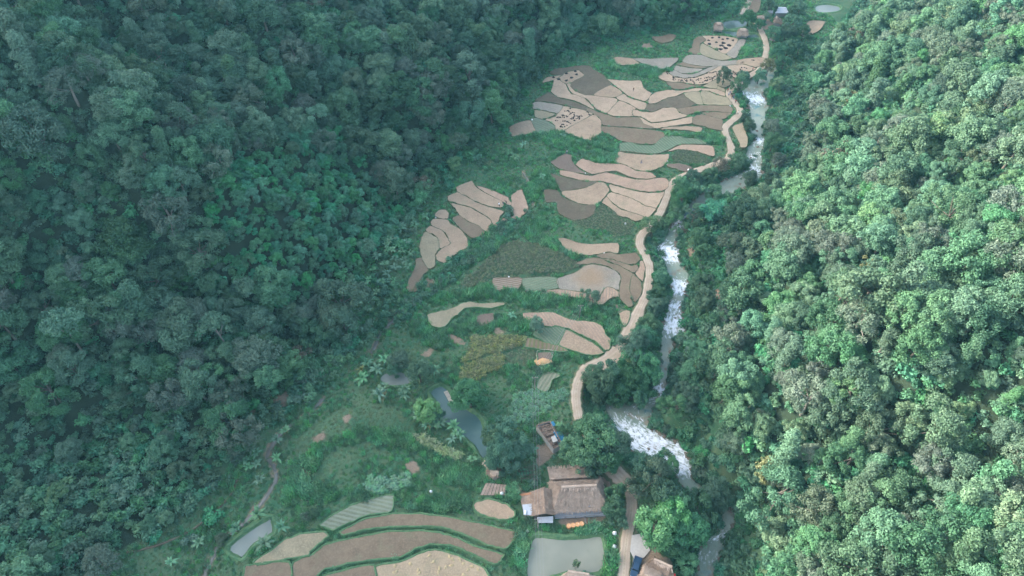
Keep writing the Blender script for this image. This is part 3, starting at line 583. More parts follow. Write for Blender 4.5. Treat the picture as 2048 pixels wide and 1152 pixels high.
for (key, zone, pts, lab), p in zip(POND, pond_polys):
    n = len(p); v = np.vstack([np.column_stack([p, np.full(n, -.45)])]); o = mesh_obj('pond_water', v, [tuple(range(n))], MAT[key]); tag(o, lab, 'pond', kind='structure')
    bm = bmesh.new(); bm.from_mesh(o.data); bmesh.ops.triangulate(bm, faces=bm.faces[:]); bm.to_mesh(o.data); bm.free()
    rings = [(offset(p, -.35), -.75), (offset(p, .1), -.35), (offset(p, .5), .15), (offset(p, 1.1), .18), (offset(p, 1.9), -.3)]
    v = np.vstack([np.column_stack([r + rs.normal(0, .07, r.shape), np.full(n, zz)]) for r, zz in rings]); f = []
    for k in range(4):
        for j in range(n): a = k * n + j; b = k * n + (j + 1) % n; f.append((b, a, a + n, b + n))
    mesh_obj('pond_bank', v, f, MAT['bundgreen'])['kind'] = 'structure'
def strip(name, c, wd, zz, mat, lab, kindcat):
    t = np.gradient(c, axis=0); t /= np.linalg.norm(t, axis=1)[:, None]; nn = np.stack([-t[:, 1], t[:, 0]], 1); us = np.array([-1.25, -1, -.5, 0, .5, 1, 1.25]); v = []; ac = []
    jit = rs.normal(0, .08, (len(c), 2))
    for k in range(len(c)):
        for u in us:
            e = (jit[k, 0] if u < 0 else jit[k, 1]) * (abs(u) >= 1)
            q = c[k] + nn[k] * wd[k] * u * (1 + e); v.append((q[0], q[1], zz[k] + (.05 if abs(u) < 1 else 0 if abs(u) == 1 else -.35))); ac.append(u)
    m_ = len(us); f = [(k*m_+j, (k+1)*m_+j, (k+1)*m_+j+1, k*m_+j+1) for k in range(len(c) - 1) for j in range(m_ - 1)]
    o = mesh_obj(name, v, [q[::-1] for q in f], mat); fattr(o, 'across', ac); o.data.polygons.foreach_set('use_smooth', [True] * len(f)); tag(o, lab, kindcat, kind='structure'); return o
strip('dirt_road', road_c, road_w, np.full(len(road_c), .3), MAT['road'], 'pale dirt road winding up the valley beside the river', 'road')
pc = smooth_line(np.array([W(a, b, .3)[:2] for a, b in PATHPX]), 5); strip('dirt_path', pc, np.full(len(pc), 1.9), height(pc[:, 0], pc[:, 1]) + .25, MAT['road'], 'end of the dirt road beyond the upper huts', 'road')
p = world_pts('Rr', [(250,830),(330,818),(395,950),(345,1010),(270,1022),(238,960)], .28); o = mesh_obj('parking_pavement', np.column_stack([p, np.full(len(p), .37)]), [tuple(range(len(p)))[::-1]], MAT['concrete']); tag(o, 'pale concrete parking pad beside the road', 'pavement', kind='structure')
fp = smooth_line(np.array([W(*q, 3 if q[0] < 300 else 2)[:2] for q in [(150,1150),(250,1112),(330,1086),(400,1042),(455,986),(472,952)]]), 5); strip('footpath', fp, np.full(len(fp), .24), height(fp[:, 0], fp[:, 1]) + .14, soil('dark'), 'faint footpath along the foot of the left slope', 'path')
# river
nr = len(riv_l); na = 13; v = []; fo_ = []; fl = []; along = 0
for k in range(nr):
    if k: along += np.linalg.norm((riv_l[k] + riv_r[k] - riv_l[k-1] - riv_r[k-1]) / 2)
    wd = np.linalg.norm(riv_l[k] - riv_r[k])
    for j in range(na):
        t = -.04 + 1.08 * j / (na - 1); q = riv_l[k] * (1 - t) + riv_r[k] * t; e = abs(2 * j / (na - 1) - 1)
        v.append((q[0], q[1], q[2] + .10 * riv_f[k] * rs.uniform(-1, 1))); fo_.append(riv_f[k] * (1 - .35 * e ** 3)); fl.append((wd * t, along, 0))
f = [(k*na+j, k*na+j+1, (k+1)*na+j+1, (k+1)*na+j) for k in range(nr - 1) for j in range(na - 1)]
river = mesh_obj('river_water', v, [q[::-1] for q in f], MAT['river']); fattr(river, 'foam', fo_); fattr(river, 'flow', fl, 'FLOAT_VECTOR'); river.data.polygons.foreach_set('use_smooth', [True] * len(f))
tag(river, 'milky turquoise river tumbling over white cascades', 'river', kind='structure')
for k, s in enumerate(STREAMS):
    o = strip('stream_water', s, np.full(len(s), (.5, .45, .25)[k]), height(s[:, 0], s[:, 1]) + .18, MAT['stream'], ('narrow grey stream along the left slope', 'trickling gully above the banana grove', 'thin stream between the upper fields')[k], 'stream')

# ------------------------------------------------------------------ plants: meshes
def leaf_quads(rng, cen, nrm, w, l, droop=0.0):
    n = len(cen); nrm = nrm / (np.linalg.norm(nrm, axis=1)[:, None] + 1e-9); r = rng.normal(size=(n, 3))
    t = np.cross(nrm, r); t /= np.linalg.norm(t, axis=1)[:, None] + 1e-9; b = np.cross(nrm, t)
    w = (w * rng.uniform(.7, 1.3, n))[:, None]; l = (l * rng.uniform(.7, 1.3, n))[:, None]
    v = np.stack([cen - t * l * .5, cen + b * w * .5 + nrm * .06 * l, cen + t * l * .5 - nrm * droop * l, cen - b * w * .5 + nrm * .06 * l], 1)
    return v.reshape(-1, 3)
def crown_from_puffs(name, rng, puffs, per, w, l, mat, up=.35, fill=.7, spread=.55, tint_base=None):
    V = []; T = []
    for (c, r) in puffs:
        k = max(6, int(per * (r ** 2)))
        d = rng.normal(size=(k, 3)); d[:, 2] += up * 1.2; d /= np.linalg.norm(d, axis=1)[:, None]
        rad = r * np.where(rng.rand(k) < fill, rng.uniform(.82, 1.08, k), rng.uniform(.3, .85, k))
        pos = np.array(c) + d * rad[:, None] * np.array([1, 1, .8])
        V.append(leaf_quads(rng, pos, d + rng.normal(0, spread, (k, 3)) + np.array([0, 0, up]), w, l, .12))
        T.append(np.repeat(np.clip(rng.uniform(.15, .85) + rng.normal(0, .2, k), 0, 1), 4))
    V = np.vstack(V); f = np.arange(len(V)).reshape(-1, 4)
    me_o = mesh_obj(name, V, f, mat); fattr(me_o, 'tint', np.concatenate(T)); me = me_o.data; bpy.data.objects.remove(me_o); return me
def puff_set(rng, n, rx, ry, h0, h1, pr, shape='round'):
    out = []; lob = rng.uniform(0, 6.28, 3); la = rng.uniform(.12, .3, 3)
    for _ in range(n):
        a = rng.uniform(0, 2 * math.pi); u = rng.uniform(0, 1) ** .6; t = rng.uniform(0, 1)
        if shape == 'round':
            z = h0 + (h1 - h0) * t; q = math.sqrt(max(.05, 1 - (2 * t - .75) ** 2 / 1.6)); r = q * (.55 + .4 * u)
        elif shape == 'umbrella':
            z = h0 + (h1 - h0) * (.75 + .25 * rng.rand()) - u * u * (h1 - h0) * .35; r = u
        else:
            z = h0 + (h1 - h0) * t; r = u * (.5 + .5 * (1 - t))
        r *= 1 + sum(la[k] * math.cos((k + 1) * a + lob[k]) for k in range(3)); z += (h1 - h0) * .16 * math.cos(2 * a + lob[0]) * r; out.append(((rx * r * math.cos(a), ry * r * math.sin(a), z), pr * rng.uniform(.55, 1.4)))
    return out
def trunk_mesh(name, rng, h, r0, puffs, nl, mat, base=-1.2):
    mb = MB(); bend = rng.normal(0, .25, 2); tp = (bend[0], bend[1], h)
    mb.tube([(0, 0, base), (bend[0] * .2, bend[1] * .2, h * .3), (bend[0] * .7, bend[1] * .7, h * .7), tp], [r0 * 1.35, r0, r0 * .75, r0 * .45], 7)
    for k in rng.choice(len(puffs), min(nl, len(puffs)), replace=False):
        c, r = puffs[k]; s = rng.uniform(.5, .95); b = Vector((bend[0] * s, bend[1] * s, h * s)); e = Vector(c); m_ = b.lerp(e, .5) + Vector((0, 0, -.25))
        mb.tube([b, m_, e], [r0 * .5, r0 * .32, r0 * .12], 5, False)
    o = mb.build(name, mat, smooth=True); me = o.data; bpy.data.objects.remove(o); return me
def make_kind(seed, key, n, rx, h0, h1, pr, per, w, l, r0, bark='bark', shape='round', up=.35, fill=.7, extra=None):
    rng = np.random.RandomState(seed); puffs = puff_set(rng, n, rx, rx * rng.uniform(.8, 1.1), h0, h1, pr, shape)
    if extra: puffs += extra
    return (trunk_mesh('trunk', rng, h0 + (h1 - h0) * .45, r0, puffs, 7, MAT[bark]), crown_from_puffs('crown', rng, puffs, per, w, l, MAT[key], up, fill))
KINDS_ = {}
for i in range(4): KINDS_['dark%d' % i] = make_kind(100 + i, 'leaf_dark', 64, 3.9 + .3 * i, 3.6, 9.5, 1.0, 150, .225, .38, .28)
for i in range(4): KINDS_['mid%d' % i] = make_kind(200 + i, 'leaf_mid', 60, 3.6 + .4 * i, 3.6, 9.0 + i * .8, 1.02, 140, .24, .41, .28)
for i in range(3): KINDS_['light%d' % i] = make_kind(300 + i, 'leaf_light', 50, 3.8, 4.0, 8.8, .95, 150, .23, .40, .25)
for i in range(2): KINDS_['grey%d' % i] = make_kind(400 + i, 'leaf_grey', 70, 4.2, 4.2, 9.5, .9, 120, .22, .40, .3, 'palebark')
for i in range(2): KINDS_['tall%d' % i] = make_kind(500 + i, 'leaf_mid', 26, 3.2, 9.0, 13.5, .95, 90, .28, .50, .22, 'palebark', 'umbrella', fill=.8)
KINDS_['bright0'] = make_kind(350, 'leaf_bright', 50, 4.0, 3.8, 8.8, .95, 105, .28, .48, .25)
KINDS_['yellow0'] = make_kind(600, 'leaf_yellow', 26, 4.0, 4.5, 9.0, 1.05, 46, .42, .65, .26, 'palebark')
KINDS_['brown0'] = make_kind(610, 'leaf_brown', 28, 3.8, 4.5, 9.0, 1.05, 48, .32, .55, .26, 'palebark')
for i in range(2): KINDS_['vine%d' % i] = make_kind(700 + i, 'leaf_mid', 46, 2.0, 1.5, 11.5, 1.0, 135, .23, .38, .3, 'bark', 'column')
def bamboo_kind(seed):
    rng = np.random.RandomState(seed); puffs = []; mb = MB(); 
    for k in range(9):
        a = rng.uniform(0, 6.28); rr = rng.uniform(.5, 2.0); hh = rng.uniform(4.5, 7.5); pts = []
        for s in np.linspace(0, 1, 6):
            o_ = rr * s ** 2.2 * 1.5; pts.append((.25 * math.cos(a) + o_ * math.cos(a), .25 * math.sin(a) + o_ * math.sin(a), hh * (s - .22 * s ** 4)))
        mb.tube(pts, [.07, .07, .06, .05, .03, .02], 5, False)
        for s in (2, 3, 4, 5): puffs.append((pts[s], .55 + .12 * (s - 2)))
    o = mb.build('culms', MAT['bamboopole']); me = o.data; bpy.data.objects.remove(o)
    return me, crown_from_puffs('leaves', rng, puffs, 70, .16, .85, MAT['bamboo'], .5, .6)
for i in range(3): KINDS_['bamboo%d' % i] = bamboo_kind(800 + i)
def thicket_kind(seed):
    rng = np.random.RandomState(seed); puffs = []
    for _ in range(16):
        a = rng.uniform(0, 6.28); r = 1.5 * math.sqrt(rng.rand()); puffs.append(((r * math.cos(a), r * math.sin(a), 3.6 - .55 * r * r + rng.uniform(-.6, .5)), .6 * rng.uniform(.7, 1.3)))
    for _ in range(8):
        a = rng.uniform(0, 6.28); puffs.append(((1.5 * math.cos(a), 1.5 * math.sin(a), rng.uniform(.6, 2.2)), .75))
    mb = MB()
    for k in range(7): c = puffs[k][0]; mb.tube([(c[0] * .15, c[1] * .15, -.3), (c[0] * .4, c[1] * .4, c[2] * .6), c], [.05, .04, .02], 5, False)
    o = mb.build('culms', MAT['bark']); me = o.data; bpy.data.objects.remove(o); return me, crown_from_puffs('leaves', rng, puffs, 150, .14, .62, MAT['bamboo'], .55, .7)
for i in range(3): KINDS_['thicket%d' % i] = thicket_kind(850 + i)
def bush_kind(seed, key, n, rx, h, pr, per):
    rng = np.random.RandomState(seed); puffs = [((rng.uniform(-rx, rx), rng.uniform(-rx, rx), rng.uniform(.2, h)), pr * rng.uniform(.7, 1.25)) for _ in range(n)]
    return trunk_mesh('stems', rng, h * .7, .06, puffs, 5, MAT['bark'], -.3), crown_from_puffs('foliage', rng, puffs, per, .32, .52, MAT[key], .45, .75)
for i, k in enumerate(('bush', 'bush', 'leaf_mid', 'leaf_dark')): KINDS_['bush%d' % i] = bush_kind(900 + i, k, 9, 1.1, 1.6, .85, 70)
def banana_kind(seed, yellow=False):
    rng = np.random.RandomState(seed); mb = MB(); h = rng.uniform(1.8, 2.6); v = []; f = []; t = []
    mb.tube([(0, 0, -.4), (0, 0, h * .5), (.05, 0, h)], [.20, .16, .11], 7); nlf = rng.randint(10, 14)
    for k in range(nlf):
        a = 2.4 * k + rng.uniform(-.3, .3); L = rng.uniform(2.0, 2.9); el = rng.uniform(.15, 1.15) if k > 1 else 1.35; i0 = len(v); ns = 7
        for s in range(ns):
            q = s / (ns - 1); dist = L * q; rr = dist * math.cos(el) * (1 - .1 * q); zz = h + dist * math.sin(el) - 1.15 * q * q * L * .45 * math.cos(el * .6)
            ww = .24 * math.sin(min(1, .12 + q * 1.05) * math.pi) ** .6 + .03
            c = np.array((rr * math.cos(a), rr * math.sin(a), zz)); sd = np.array((-math.sin(a), math.cos(a), 0)) * ww
            v += [c + sd - np.array((0, 0, .28 * ww)), c, c - sd - np.array((0, 0, .28 * ww))]; t += [rng.uniform(.2, .8)] * 3
        for s in range(ns - 1):
            b = i0 + 3 * s; f += [(b, b + 1, b + 4, b + 3), (b + 1, b + 2, b + 5, b + 4)]
    o = mesh_obj('leaves', np.array(v), np.array(f), MAT['leaf_yellow'] if yellow else MAT['banana']); fattr(o, 'tint', t); me = o.data; bpy.data.objects.remove(o)
    o = mb.build('stem', MAT['stem'], smooth=True); ms = o.data; bpy.data.objects.remove(o); return ms, me
for i in range(4): KINDS_['banana%d' % i] = banana_kind(1000 + i)
def blades(seed, n, rad, h, w, key, lean=.5):
    rng = np.random.RandomState(seed); a = rng.uniform(0, 6.28, n); r = rad * np.sqrt(rng.rand(n)); b = np.stack([r * np.cos(a), r * np.sin(a), np.full(n, -.1)], 1)
    hh = h * rng.uniform(.55, 1.2, n); la = rng.uniform(0, 6.28, n); ln = lean * hh * rng.uniform(.2, 1, n); tip = b + np.stack([np.cos(la) * ln, np.sin(la) * ln, hh], 1)
    mid = b * .5 + tip * .5 + np.stack([np.cos(la) * -ln * .15, np.sin(la) * -ln * .15, hh * .08], 1); ww = w * rng.uniform(.7, 1.3, n); s = np.stack([-np.sin(la) * ww, np.cos(la) * ww, 0 * ww], 1)
    v = np.stack([b - s * .6, b + s * .6, mid + s, mid - s, tip], 1).reshape(-1, 3); k = np.arange(n)[:, None] * 5
    f = [tuple(q) for q in np.hstack([k, k + 1, k + 2, k + 3])] + [tuple(q) for q in np.hstack([k + 3, k + 2, k + 4])]
    o = mesh_obj('blades', v, f, MAT[key]); fattr(o, 'tint', np.repeat(rng.rand(n), 5)); me = o.data; bpy.data.objects.remove(o); return me
def crop_plant(seed, key, h, n, L, w):
    rng = np.random.RandomState(seed); v = []; f = []; t = []
    for k in range(n):
        a = 2.4 * k + rng.uniform(-.4, .4); z0 = h * (.25 + .6 * k / n); i0 = len(v)
        for s in range(4):
            q = s / 3; c = np.array((L * q * math.cos(a), L * q * math.sin(a), z0 + L * (.8 * q - .95 * q * q))); ww = w * (1 - .75 * q) ; sd = np.array((-math.sin(a), math.cos(a), 0)) * ww; v += [c - sd, c + sd]; t += [rng.rand()] * 2
        for s in range(3): b = i0 + 2 * s; f.append((b, b + 1, b + 3, b + 2))
    i0 = len(v); v += [np.array((-.04, 0, -.1)), np.array((.04, 0, -.1)), np.array((.03, 0, h * 1.1)), np.array((-.03, 0, h * 1.1))]; t += [.9] * 4; f.append((i0, i0+1, i0+2, i0+3))
    o = mesh_obj('plant', np.array(v), f, MAT[key]); fattr(o, 'tint', t); me = o.data; bpy.data.objects.remove(o); return me

# ------------------------------------------------------------------ plants: instances of a few meshes spread over the ground as one object
def stuff_scatter(name, meshes, pts, label, cat, rng, smin=.7, smax=1.3, scales=None, kidx=None):
    """one object whose point vertices carry the given plant meshes"""
    n = len(pts); o = mesh_obj(name, pts, np.zeros((0, 4), int), MAT['bush'])
    fattr(o, 'turn', rng.uniform(0, 6.28, n)); fattr(o, 'size', scales if scales is not None else rng.uniform(smin, smax, n)); fattr(o, 'pick', rng.randint(0, len(meshes), n) if kidx is None else kidx, 'INT')
    ng = bpy.data.node_groups.new(name + '_scatter', 'GeometryNodeTree'); ng.interface.new_socket('Geometry', in_out='INPUT', socket_type='NodeSocketGeometry'); ng.interface.new_socket('Geometry', in_out='OUTPUT', socket_type='NodeSocketGeometry')
    gi = ng.nodes.new('NodeGroupInput'); go = ng.nodes.new('NodeGroupOutput'); jn = ng.nodes.new('GeometryNodeJoinGeometry'); L = ng.links.new
    def na(nm, ty):
        q = ng.nodes.new('GeometryNodeInputNamedAttribute'); q.data_type = ty; q.inputs['Name'].default_value = nm; return next(s for s in q.outputs if s.enabled and s.name == 'Attribute')
    cx = ng.nodes.new('ShaderNodeCombineXYZ'); L(na('turn', 'FLOAT'), cx.inputs[2]); er = ng.nodes.new('FunctionNodeEulerToRotation'); L(cx.outputs[0], er.inputs[0]); pk = na('pick', 'INT'); sz = na('size', 'FLOAT')
    for i, src in enumerate(meshes):
        oi = ng.nodes.new('GeometryNodeObjectInfo'); oi.inputs['Object'].default_value = src; oi.inputs['As Instance'].default_value = True
        cp = ng.nodes.new('FunctionNodeCompare'); cp.data_type = 'INT'; cp.operation = 'EQUAL'; L(pk, cp.inputs[2]); cp.inputs[3].default_value = i
        ip = ng.nodes.new('GeometryNodeInstanceOnPoints'); L(gi.outputs[0], ip.inputs['Points']); L(cp.outputs[0], ip.inputs['Selection']); L(oi.outputs['Geometry'], ip.inputs['Instance'])
        L(er.outputs[0], ip.inputs['Rotation']); L(sz, ip.inputs['Scale']); L(ip.outputs[0], jn.inputs[0])
    L(jn.outputs[0], go.inputs[0]); md = o.modifiers.new('scatter', 'NODES'); md.node_group = ng; tag(o, label, cat, kind='stuff'); return o

PROTO = {}
def plant(kind, name, loc, rz, s, label, cat, group, sz=None, tilt=None):
    """a plant as a thing: an Empty at its foot, its trunk and crown as parts"""
    o = empty(name, loc, rz, label, cat, group); o.scale = (s, s, sz or s)
    if tilt: o.rotation_euler = (tilt[0], tilt[1], rz)
    tm, cm = KINDS_[kind]
    for me in (tm, cm):
        c = bpy.data.objects.new({'stems': 'stems', 'stem': 'stem', 'culms': 'culms'}.get(me.name.split('.')[0], me.name.split('.')[0]), me); col.objects.link(c); c.parent = o
        if me is cm: PROTO.setdefault(kind, c)
    return o

# ------------------------------------------------------------------ forest
LM = [((640,400),'the bamboo thicket'),((760,540),'the banana grove'),((1140,230),'the upper paddies'),((960,420),'the terraced paddies at mid valley'),((1440,60),'the two stilt huts'),((1545,45),'the far hamlet'),
      ((1510,200),'the upper waterfall'),((1345,500),'the middle cascades'),((1290,860),'the broad white rapids'),((1540,940),'the yellowish crown'),((500,920),'the banana clump by the stream'),((560,810),'the bare reddish soil patch'),
      ((250,950),'the grassy scrub slope'),((1440,1040),'the lower river bend'),((1330,640),'the river islets'),((1500,300),'the turquoise river reach'),((850,400),'the banana plants above the terraces'),((1000,180),'the tan and dark paddies')]
def place_words(px, py, side):
    d = [(math.hypot(px - a[0], (py - a[1]) * 1.3), a, t) for a, t in LM if (a[0] < 1250) == (side == 'left') or abs(a[0] - px) < 250]; dd, a, t = min(d)
    dx, dy = px - a[0], py - a[1]
    rel = 'close to' if dd < 70 else (('upslope from' if (dx < 0) == (side == 'left') else 'downslope from') if abs(dx) > abs(dy) else ('up-valley from' if dy < 0 else 'down-valley from'))
    far = '' if dd < 160 else 'well ' if dd < 330 else 'far '
    t = t.replace('the banana plants above the terraces', 'the terrace bananas').replace('the terraced paddies at mid valley', 'the mid-valley terraces').replace('the banana clump by the stream', 'the stream bananas').replace('the bare reddish soil patch', 'the reddish soil')
    return (far + rel + ' ' + t).replace('the terraced paddies','the terraces').replace('well close', 'close').replace('far close', 'close')
DESC = dict(bright='yellow-green leafy', dark='dark green bushy', mid='mid green rounded', light='bright green leafy', grey='pale grey-green fine-leaved', tall='tall bare-trunked', yellow='yellowish thin-crowned', brown='brownish half-dry', vine='creeper-draped columnar', bamboo='feathery arching')
BAMZ = np.array([(470,300),(640,285),(740,350),(830,400),(800,450),(700,520),(600,570),(480,560),(420,480),(400,390)], float)
BANZ = np.array([(690,560),(760,480),(840,430),(880,350),(980,300),(1060,260),(1010,300),(940,340),(880,390),(840,450),(826,540),(760,640),(700,640)], float)
SCRUBZ = np.array([(-300,800),(100,780),(420,800),(480,870),(470,960),(400,1040),(260,1060),(150,1160),(-300,1200)], float)
OPENZ = np.array([(480,760),(620,700),(720,640),(790,600),(760,700),(650,800),(560,860),(480,850)], float)
rng = np.random.RandomState(5)
def jgrid(x0, x1, y0, y1, d):
    gx_ = np.arange(x0, x1, d); gy_ = np.arange(y0, y1, d * .87); XX, YY = np.meshgrid(gx_, gy_); XX = XX + (np.arange(len(gy_)) % 2)[:, None] * d / 2
    p_ = np.stack([XX.ravel(), YY.ravel()], 1); return p_ + rng.uniform(-.42, .42, p_.shape) * d
cand = jgrid(-330, 330, 20, 555, 6.0)
a = sL(cand[:, 0], cand[:, 1]); b = sR(cand[:, 0], cand[:, 1]); side = np.where(a > 3, 1, np.where(b > 6.0, 2, 0)); k = side > 0; cand = cand[k]; side = side[k]
zz = height(cand[:, 0], cand[:, 1]); qx, qy, qd = proj(cand[:, 0], cand[:, 1], zz + 6)
k = (qd > 40) & (qx > -330) & (qx < 2380) & (qy > -420) & (qy < 1420); cand, side, zz, qx, qy, qd = (q[k] for q in (cand, side, zz, qx, qy, qd))
k = ~(pip(qx, qy, BAMZ) | pip(qx, qy, BANZ) | pip(qx, qy, GRASSZ)) & ~(pip(qx, qy, SCRUBZ) & (rng.rand(len(qx)) < .86)) & ~(pip(qx, qy, OPENZ) & (rng.rand(len(qx)) < .88))
cand, side, zz, qx, qy, qd = (q[k] for q in (cand, side, zz, qx, qy, qd))
big = fbm(cand[:, 0], cand[:, 1], 38, 9, 3)
trees = []
for i in range(len(cand)):
    r_ = rng.rand(); s = (rng.uniform(.62, 1.15) if rng.rand() < .8 else rng.uniform(1.1, 1.45)) + .25 * big[i]; scr = pip(qx[i:i+1], qy[i:i+1], SCRUBZ)[0]
    if scr: s *= .55
    if side[i] == 1:
        kd = ('dark' if r_ < .40 else 'mid' if r_ < .68 else 'grey' if r_ < .80 else 'light' if r_ < .85 else 'tall' if r_ < .89 else 'vine' if r_ < .95 else 'bamboo' if r_ < .985 else 'brown')
    else:
        kd = ('mid' if r_ < .36 else 'dark' if r_ < .50 else 'light' if r_ < .66 else 'grey' if r_ < .80 else 'vine' if r_ < .90 else 'mid' if r_ < .925 else 'dark' if r_ < .985 else 'brown' if r_ < .99 else 'yellow')
    if scr: kd = 'mid' if r_ < .6 else 'light' if r_ < .82 else 'dark'
    nk = sum(1 for q in KINDS_ if q.startswith(kd)); kd2 = '%s%d' % (kd, rng.randint(nk)); inf = -30 < qx[i] < 2078 and -40 < qy[i] < 1190
    trees.append((1 / qd[i] * s * (1.0 if inf else .2), kd, kd2, cand[i], zz[i] - .3, max(.45, s), rng.uniform(0, 6.28), 'left' if side[i] == 1 else 'right', qx[i], qy[i]))
trees.sort(key=lambda t: -t[0])
NIND = 255; rest = []
for i, (_, kd, kd2, c, z0, s, rz, sd, px, py) in enumerate(trees):
    if i >= NIND: rest.append((kd2, c, z0, s)); continue
    size = 'large' if s > 1.1 else 'small' if s < .72 else 'medium-sized'
    plant(kd2, 'bamboo_tree' if kd == 'bamboo' else 'forest_tree', (c[0], c[1], z0), rz, s, '%s %s tree on %s slope %s' % (size, DESC[kd], 'shaded' if sd == 'left' else 'sunlit', place_words(px, py, sd)), 'tree', 'trees on the %s slope' % ('shaded' if sd == 'left' else 'sunlit'))
# ------------------------------------------------------------------ trees standing along the river, road and ponds: crown centre in the photograph, radius
RT = [(1396,372,4.6,'bamboo'),(1366,390,3.8,'dark'),(1418,408,5.0,'bamboo'),(1388,428,3.6,'mid'),(1345,440,3.0,'mid'),(1306,446,3.6,'light'),(1362,366,3.0,'mid'),(1388,352,3.2,'dark'),(1442,326,3.4,'brown'),(1474,318,3.2,'light'),(1490,330,2.2,'mid'),
 (1502,352,3.2,'dark'),(1556,318,3.0,'grey'),(1548,280,4.0,'dark'),(1545,352,2.8,'dark'),(1420,345,2.6,'dark'),(1500,246,2.6,'mid'),(1492,232,2.0,'dark'),(1482,208,2.0,'bush'),(1450,150,3.0,'mid'),(1480,165,3.2,'mid'),(1540,128,4.0,'yellow'),(1558,165,3.2,'light'),
 (1520,150,3.2,'mid'),(1545,185,2.8,'bamboo'),(1322,552,2.8,'mid'),(1316,578,2.6,'dark'),(1326,606,2.0,'mid'),(1312,612,2.8,'mid'),(1298,640,3.4,'mid'),(1312,655,2.6,'dark'),(1272,684,4.6,'dark'),(1292,672,4.2,'dark'),(1286,722,5.0,'dark'),(1292,744,4.2,'dark'),
 (1255,752,4.4,'dark'),(1200,766,4.8,'mid'),(1186,748,3.0,'mid'),(1222,732,3.0,'tall'),(1234,782,4.2,'dark'),(1275,788,3.6,'dark'),(1322,506,2.0,'bush'),(1318,530,2.2,'bush'),(1196,874,6.0,'mid'),(1158,896,5.0,'dark'),(1226,884,4.8,'mid'),(1186,915,4.0,'dark'),(1218,916,3.6,'dark'),
 (1006,882,5.2,'dark'),(985,868,3.6,'mid'),(1030,900,3.8,'dark'),(996,908,3.2,'dark'),(838,742,3.6,'mid'),(852,812,3.6,'bright'),(876,830,1.8,'dark'),(940,790,4.6,'dark'),(925,775,3.0,'mid'),(1234,984,2.6,'dark'),(1232,1014,3.0,'mid'),(1240,1038,2.0,'dark'),
 (1296,930,4.0,'dark'),(1312,948,4.2,'mid'),(1330,985,4.4,'mid'),(1352,1002,3.8,'bright'),(1316,1042,5.4,'bright'),(1345,1030,4.8,'bright'),(1374,1058,5.4,'dark'),(1372,1122,3.0,'bright'),(1398,1010,4.6,'dark'),(1430,985,4.2,'mid'),(1342,1088,3.0,'dark'),(1400,1048,3.6,'dark'),
 (32,1142,4.6,'bright'),(1338,914,2.0,'bush'),(1326,906,1.8,'bush'),(1342,930,2.4,'mid'),(1186,594,2.4,'mid'),(1072,646,2.4,'mid'),(1505,322,1.6,'bush'),(1510,312,1.3,'bush'),(1545,250,3.2,'grey'),(1490,150,2.6,'dark'),(800,715,3.0,'mid'),(785,735,2.4,'mid'),
 (1552,62,3.4,'mid'),(1575,58,3.6,'dark'),(1590,40,3.8,'dark'),(1560,95,3.6,'dark'),(1580,88,3.6,'mid'),(1520,45,2.8,'dark'),(1500,30,3.4,'dark'),(1470,12,3.4,'dark'),(1600,15,3.6,'mid'),(1540,8,3.2,'dark'),(1610,60,3.4,'dark'),(1570,120,3.2,'dark'),(1535,30,2.2,'light'),(1600,92,3.4,'dark'),(1585,25,3.0,'mid'),
 (1540,942,4.6,'yellow'),(1048,945,1.6,'bush'),(1068,962,1.6,'bush'),(1024,982,2.2,'bamboo'),(610,1030,1.3,'light'),(628,1020,1.5,'mid'),(438,1078,1.6,'light'),(1390,365,3.0,'light'),(1354,414,3.0,'mid'),(1430,380,3.4,'mid'),(1150,860,2.4,'mid'),(1180,850,3.2,'mid'),(1402,560,3.2,'dark'),(1416,590,3.4,'mid'),(1405,700,3.8,'dark'),(1378,745,3.4,'mid'),(1376,790,3.4,'dark'),(1352,820,3.0,'mid'),(1408,500,3.2,'dark'),(1400,470,3.0,'mid'),(1372,680,2.6,'bush'),(1385,640,2.2,'bush'),(1560,400,3.6,'mid'),(1500,390,2.6,'dark')]
RTL = [((1350,390),'leaning over the road by the tan terraces'),((1500,340),'at the pool below the upper cascades'),((1540,150),'beside the road near the upper waterfall'),((1320,590),'on the bank between road and cascades'),((1280,720),'in the dark grove between road and river'),((1195,890),'in the grove above the long thatched roof'),
       ((1000,890),'beside the small round-roofed hut'),((850,780),'at the edge of the blue pond'),((935,785),'overhanging the blue pond'),((1235,1010),'against the long house'),((1320,960),'by the road below the rapids'),((1330,1050),'beside the parking pad'),((1400,1020),'at the lower river bend'),((1372,1120),'beside the tan thatched roof'),
       ((32,1142),'alone at the foot of the scrub slope'),((1335,912),'on the islet in the rapids'),((1570,60),'among the far hamlet houses'),((1185,594),'at the edge of the striped plot'),((1072,646),'on the grassy bank by the pink plot'),((1385,720),'on the far bank of the river'),((800,720),'above the small grey pond'),((620,1025),'at the corner of the grey plot'),((1050,960),'by the pergola'),((438,1078),'by the slanted pond'),((1025,982),'by the wooden deck'),((1540,942),'on the sunlit slope'),((1390,480),'on the far bank of the middle cascades')]
CROWN_R = {'bright': 4.5, 'dark': 4.6, 'mid': 4.5, 'light': 4.4, 'grey': 4.6, 'tall': 3.6, 'yellow': 4.5, 'brown': 4.3, 'vine': 2.8, 'bamboo': 3.2, 'bush': 1.8}
CROWN_Z = {'bright': 6.9, 'dark': 7.2, 'mid': 7.2, 'light': 6.8, 'grey': 7.2, 'tall': 12, 'yellow': 7.2, 'brown': 7.2, 'vine': 7, 'bamboo': 5, 'bush': 1.2}
used = {}
SIZEW = ['small', 'low', 'medium-sized', 'broad', 'large', 'huge']
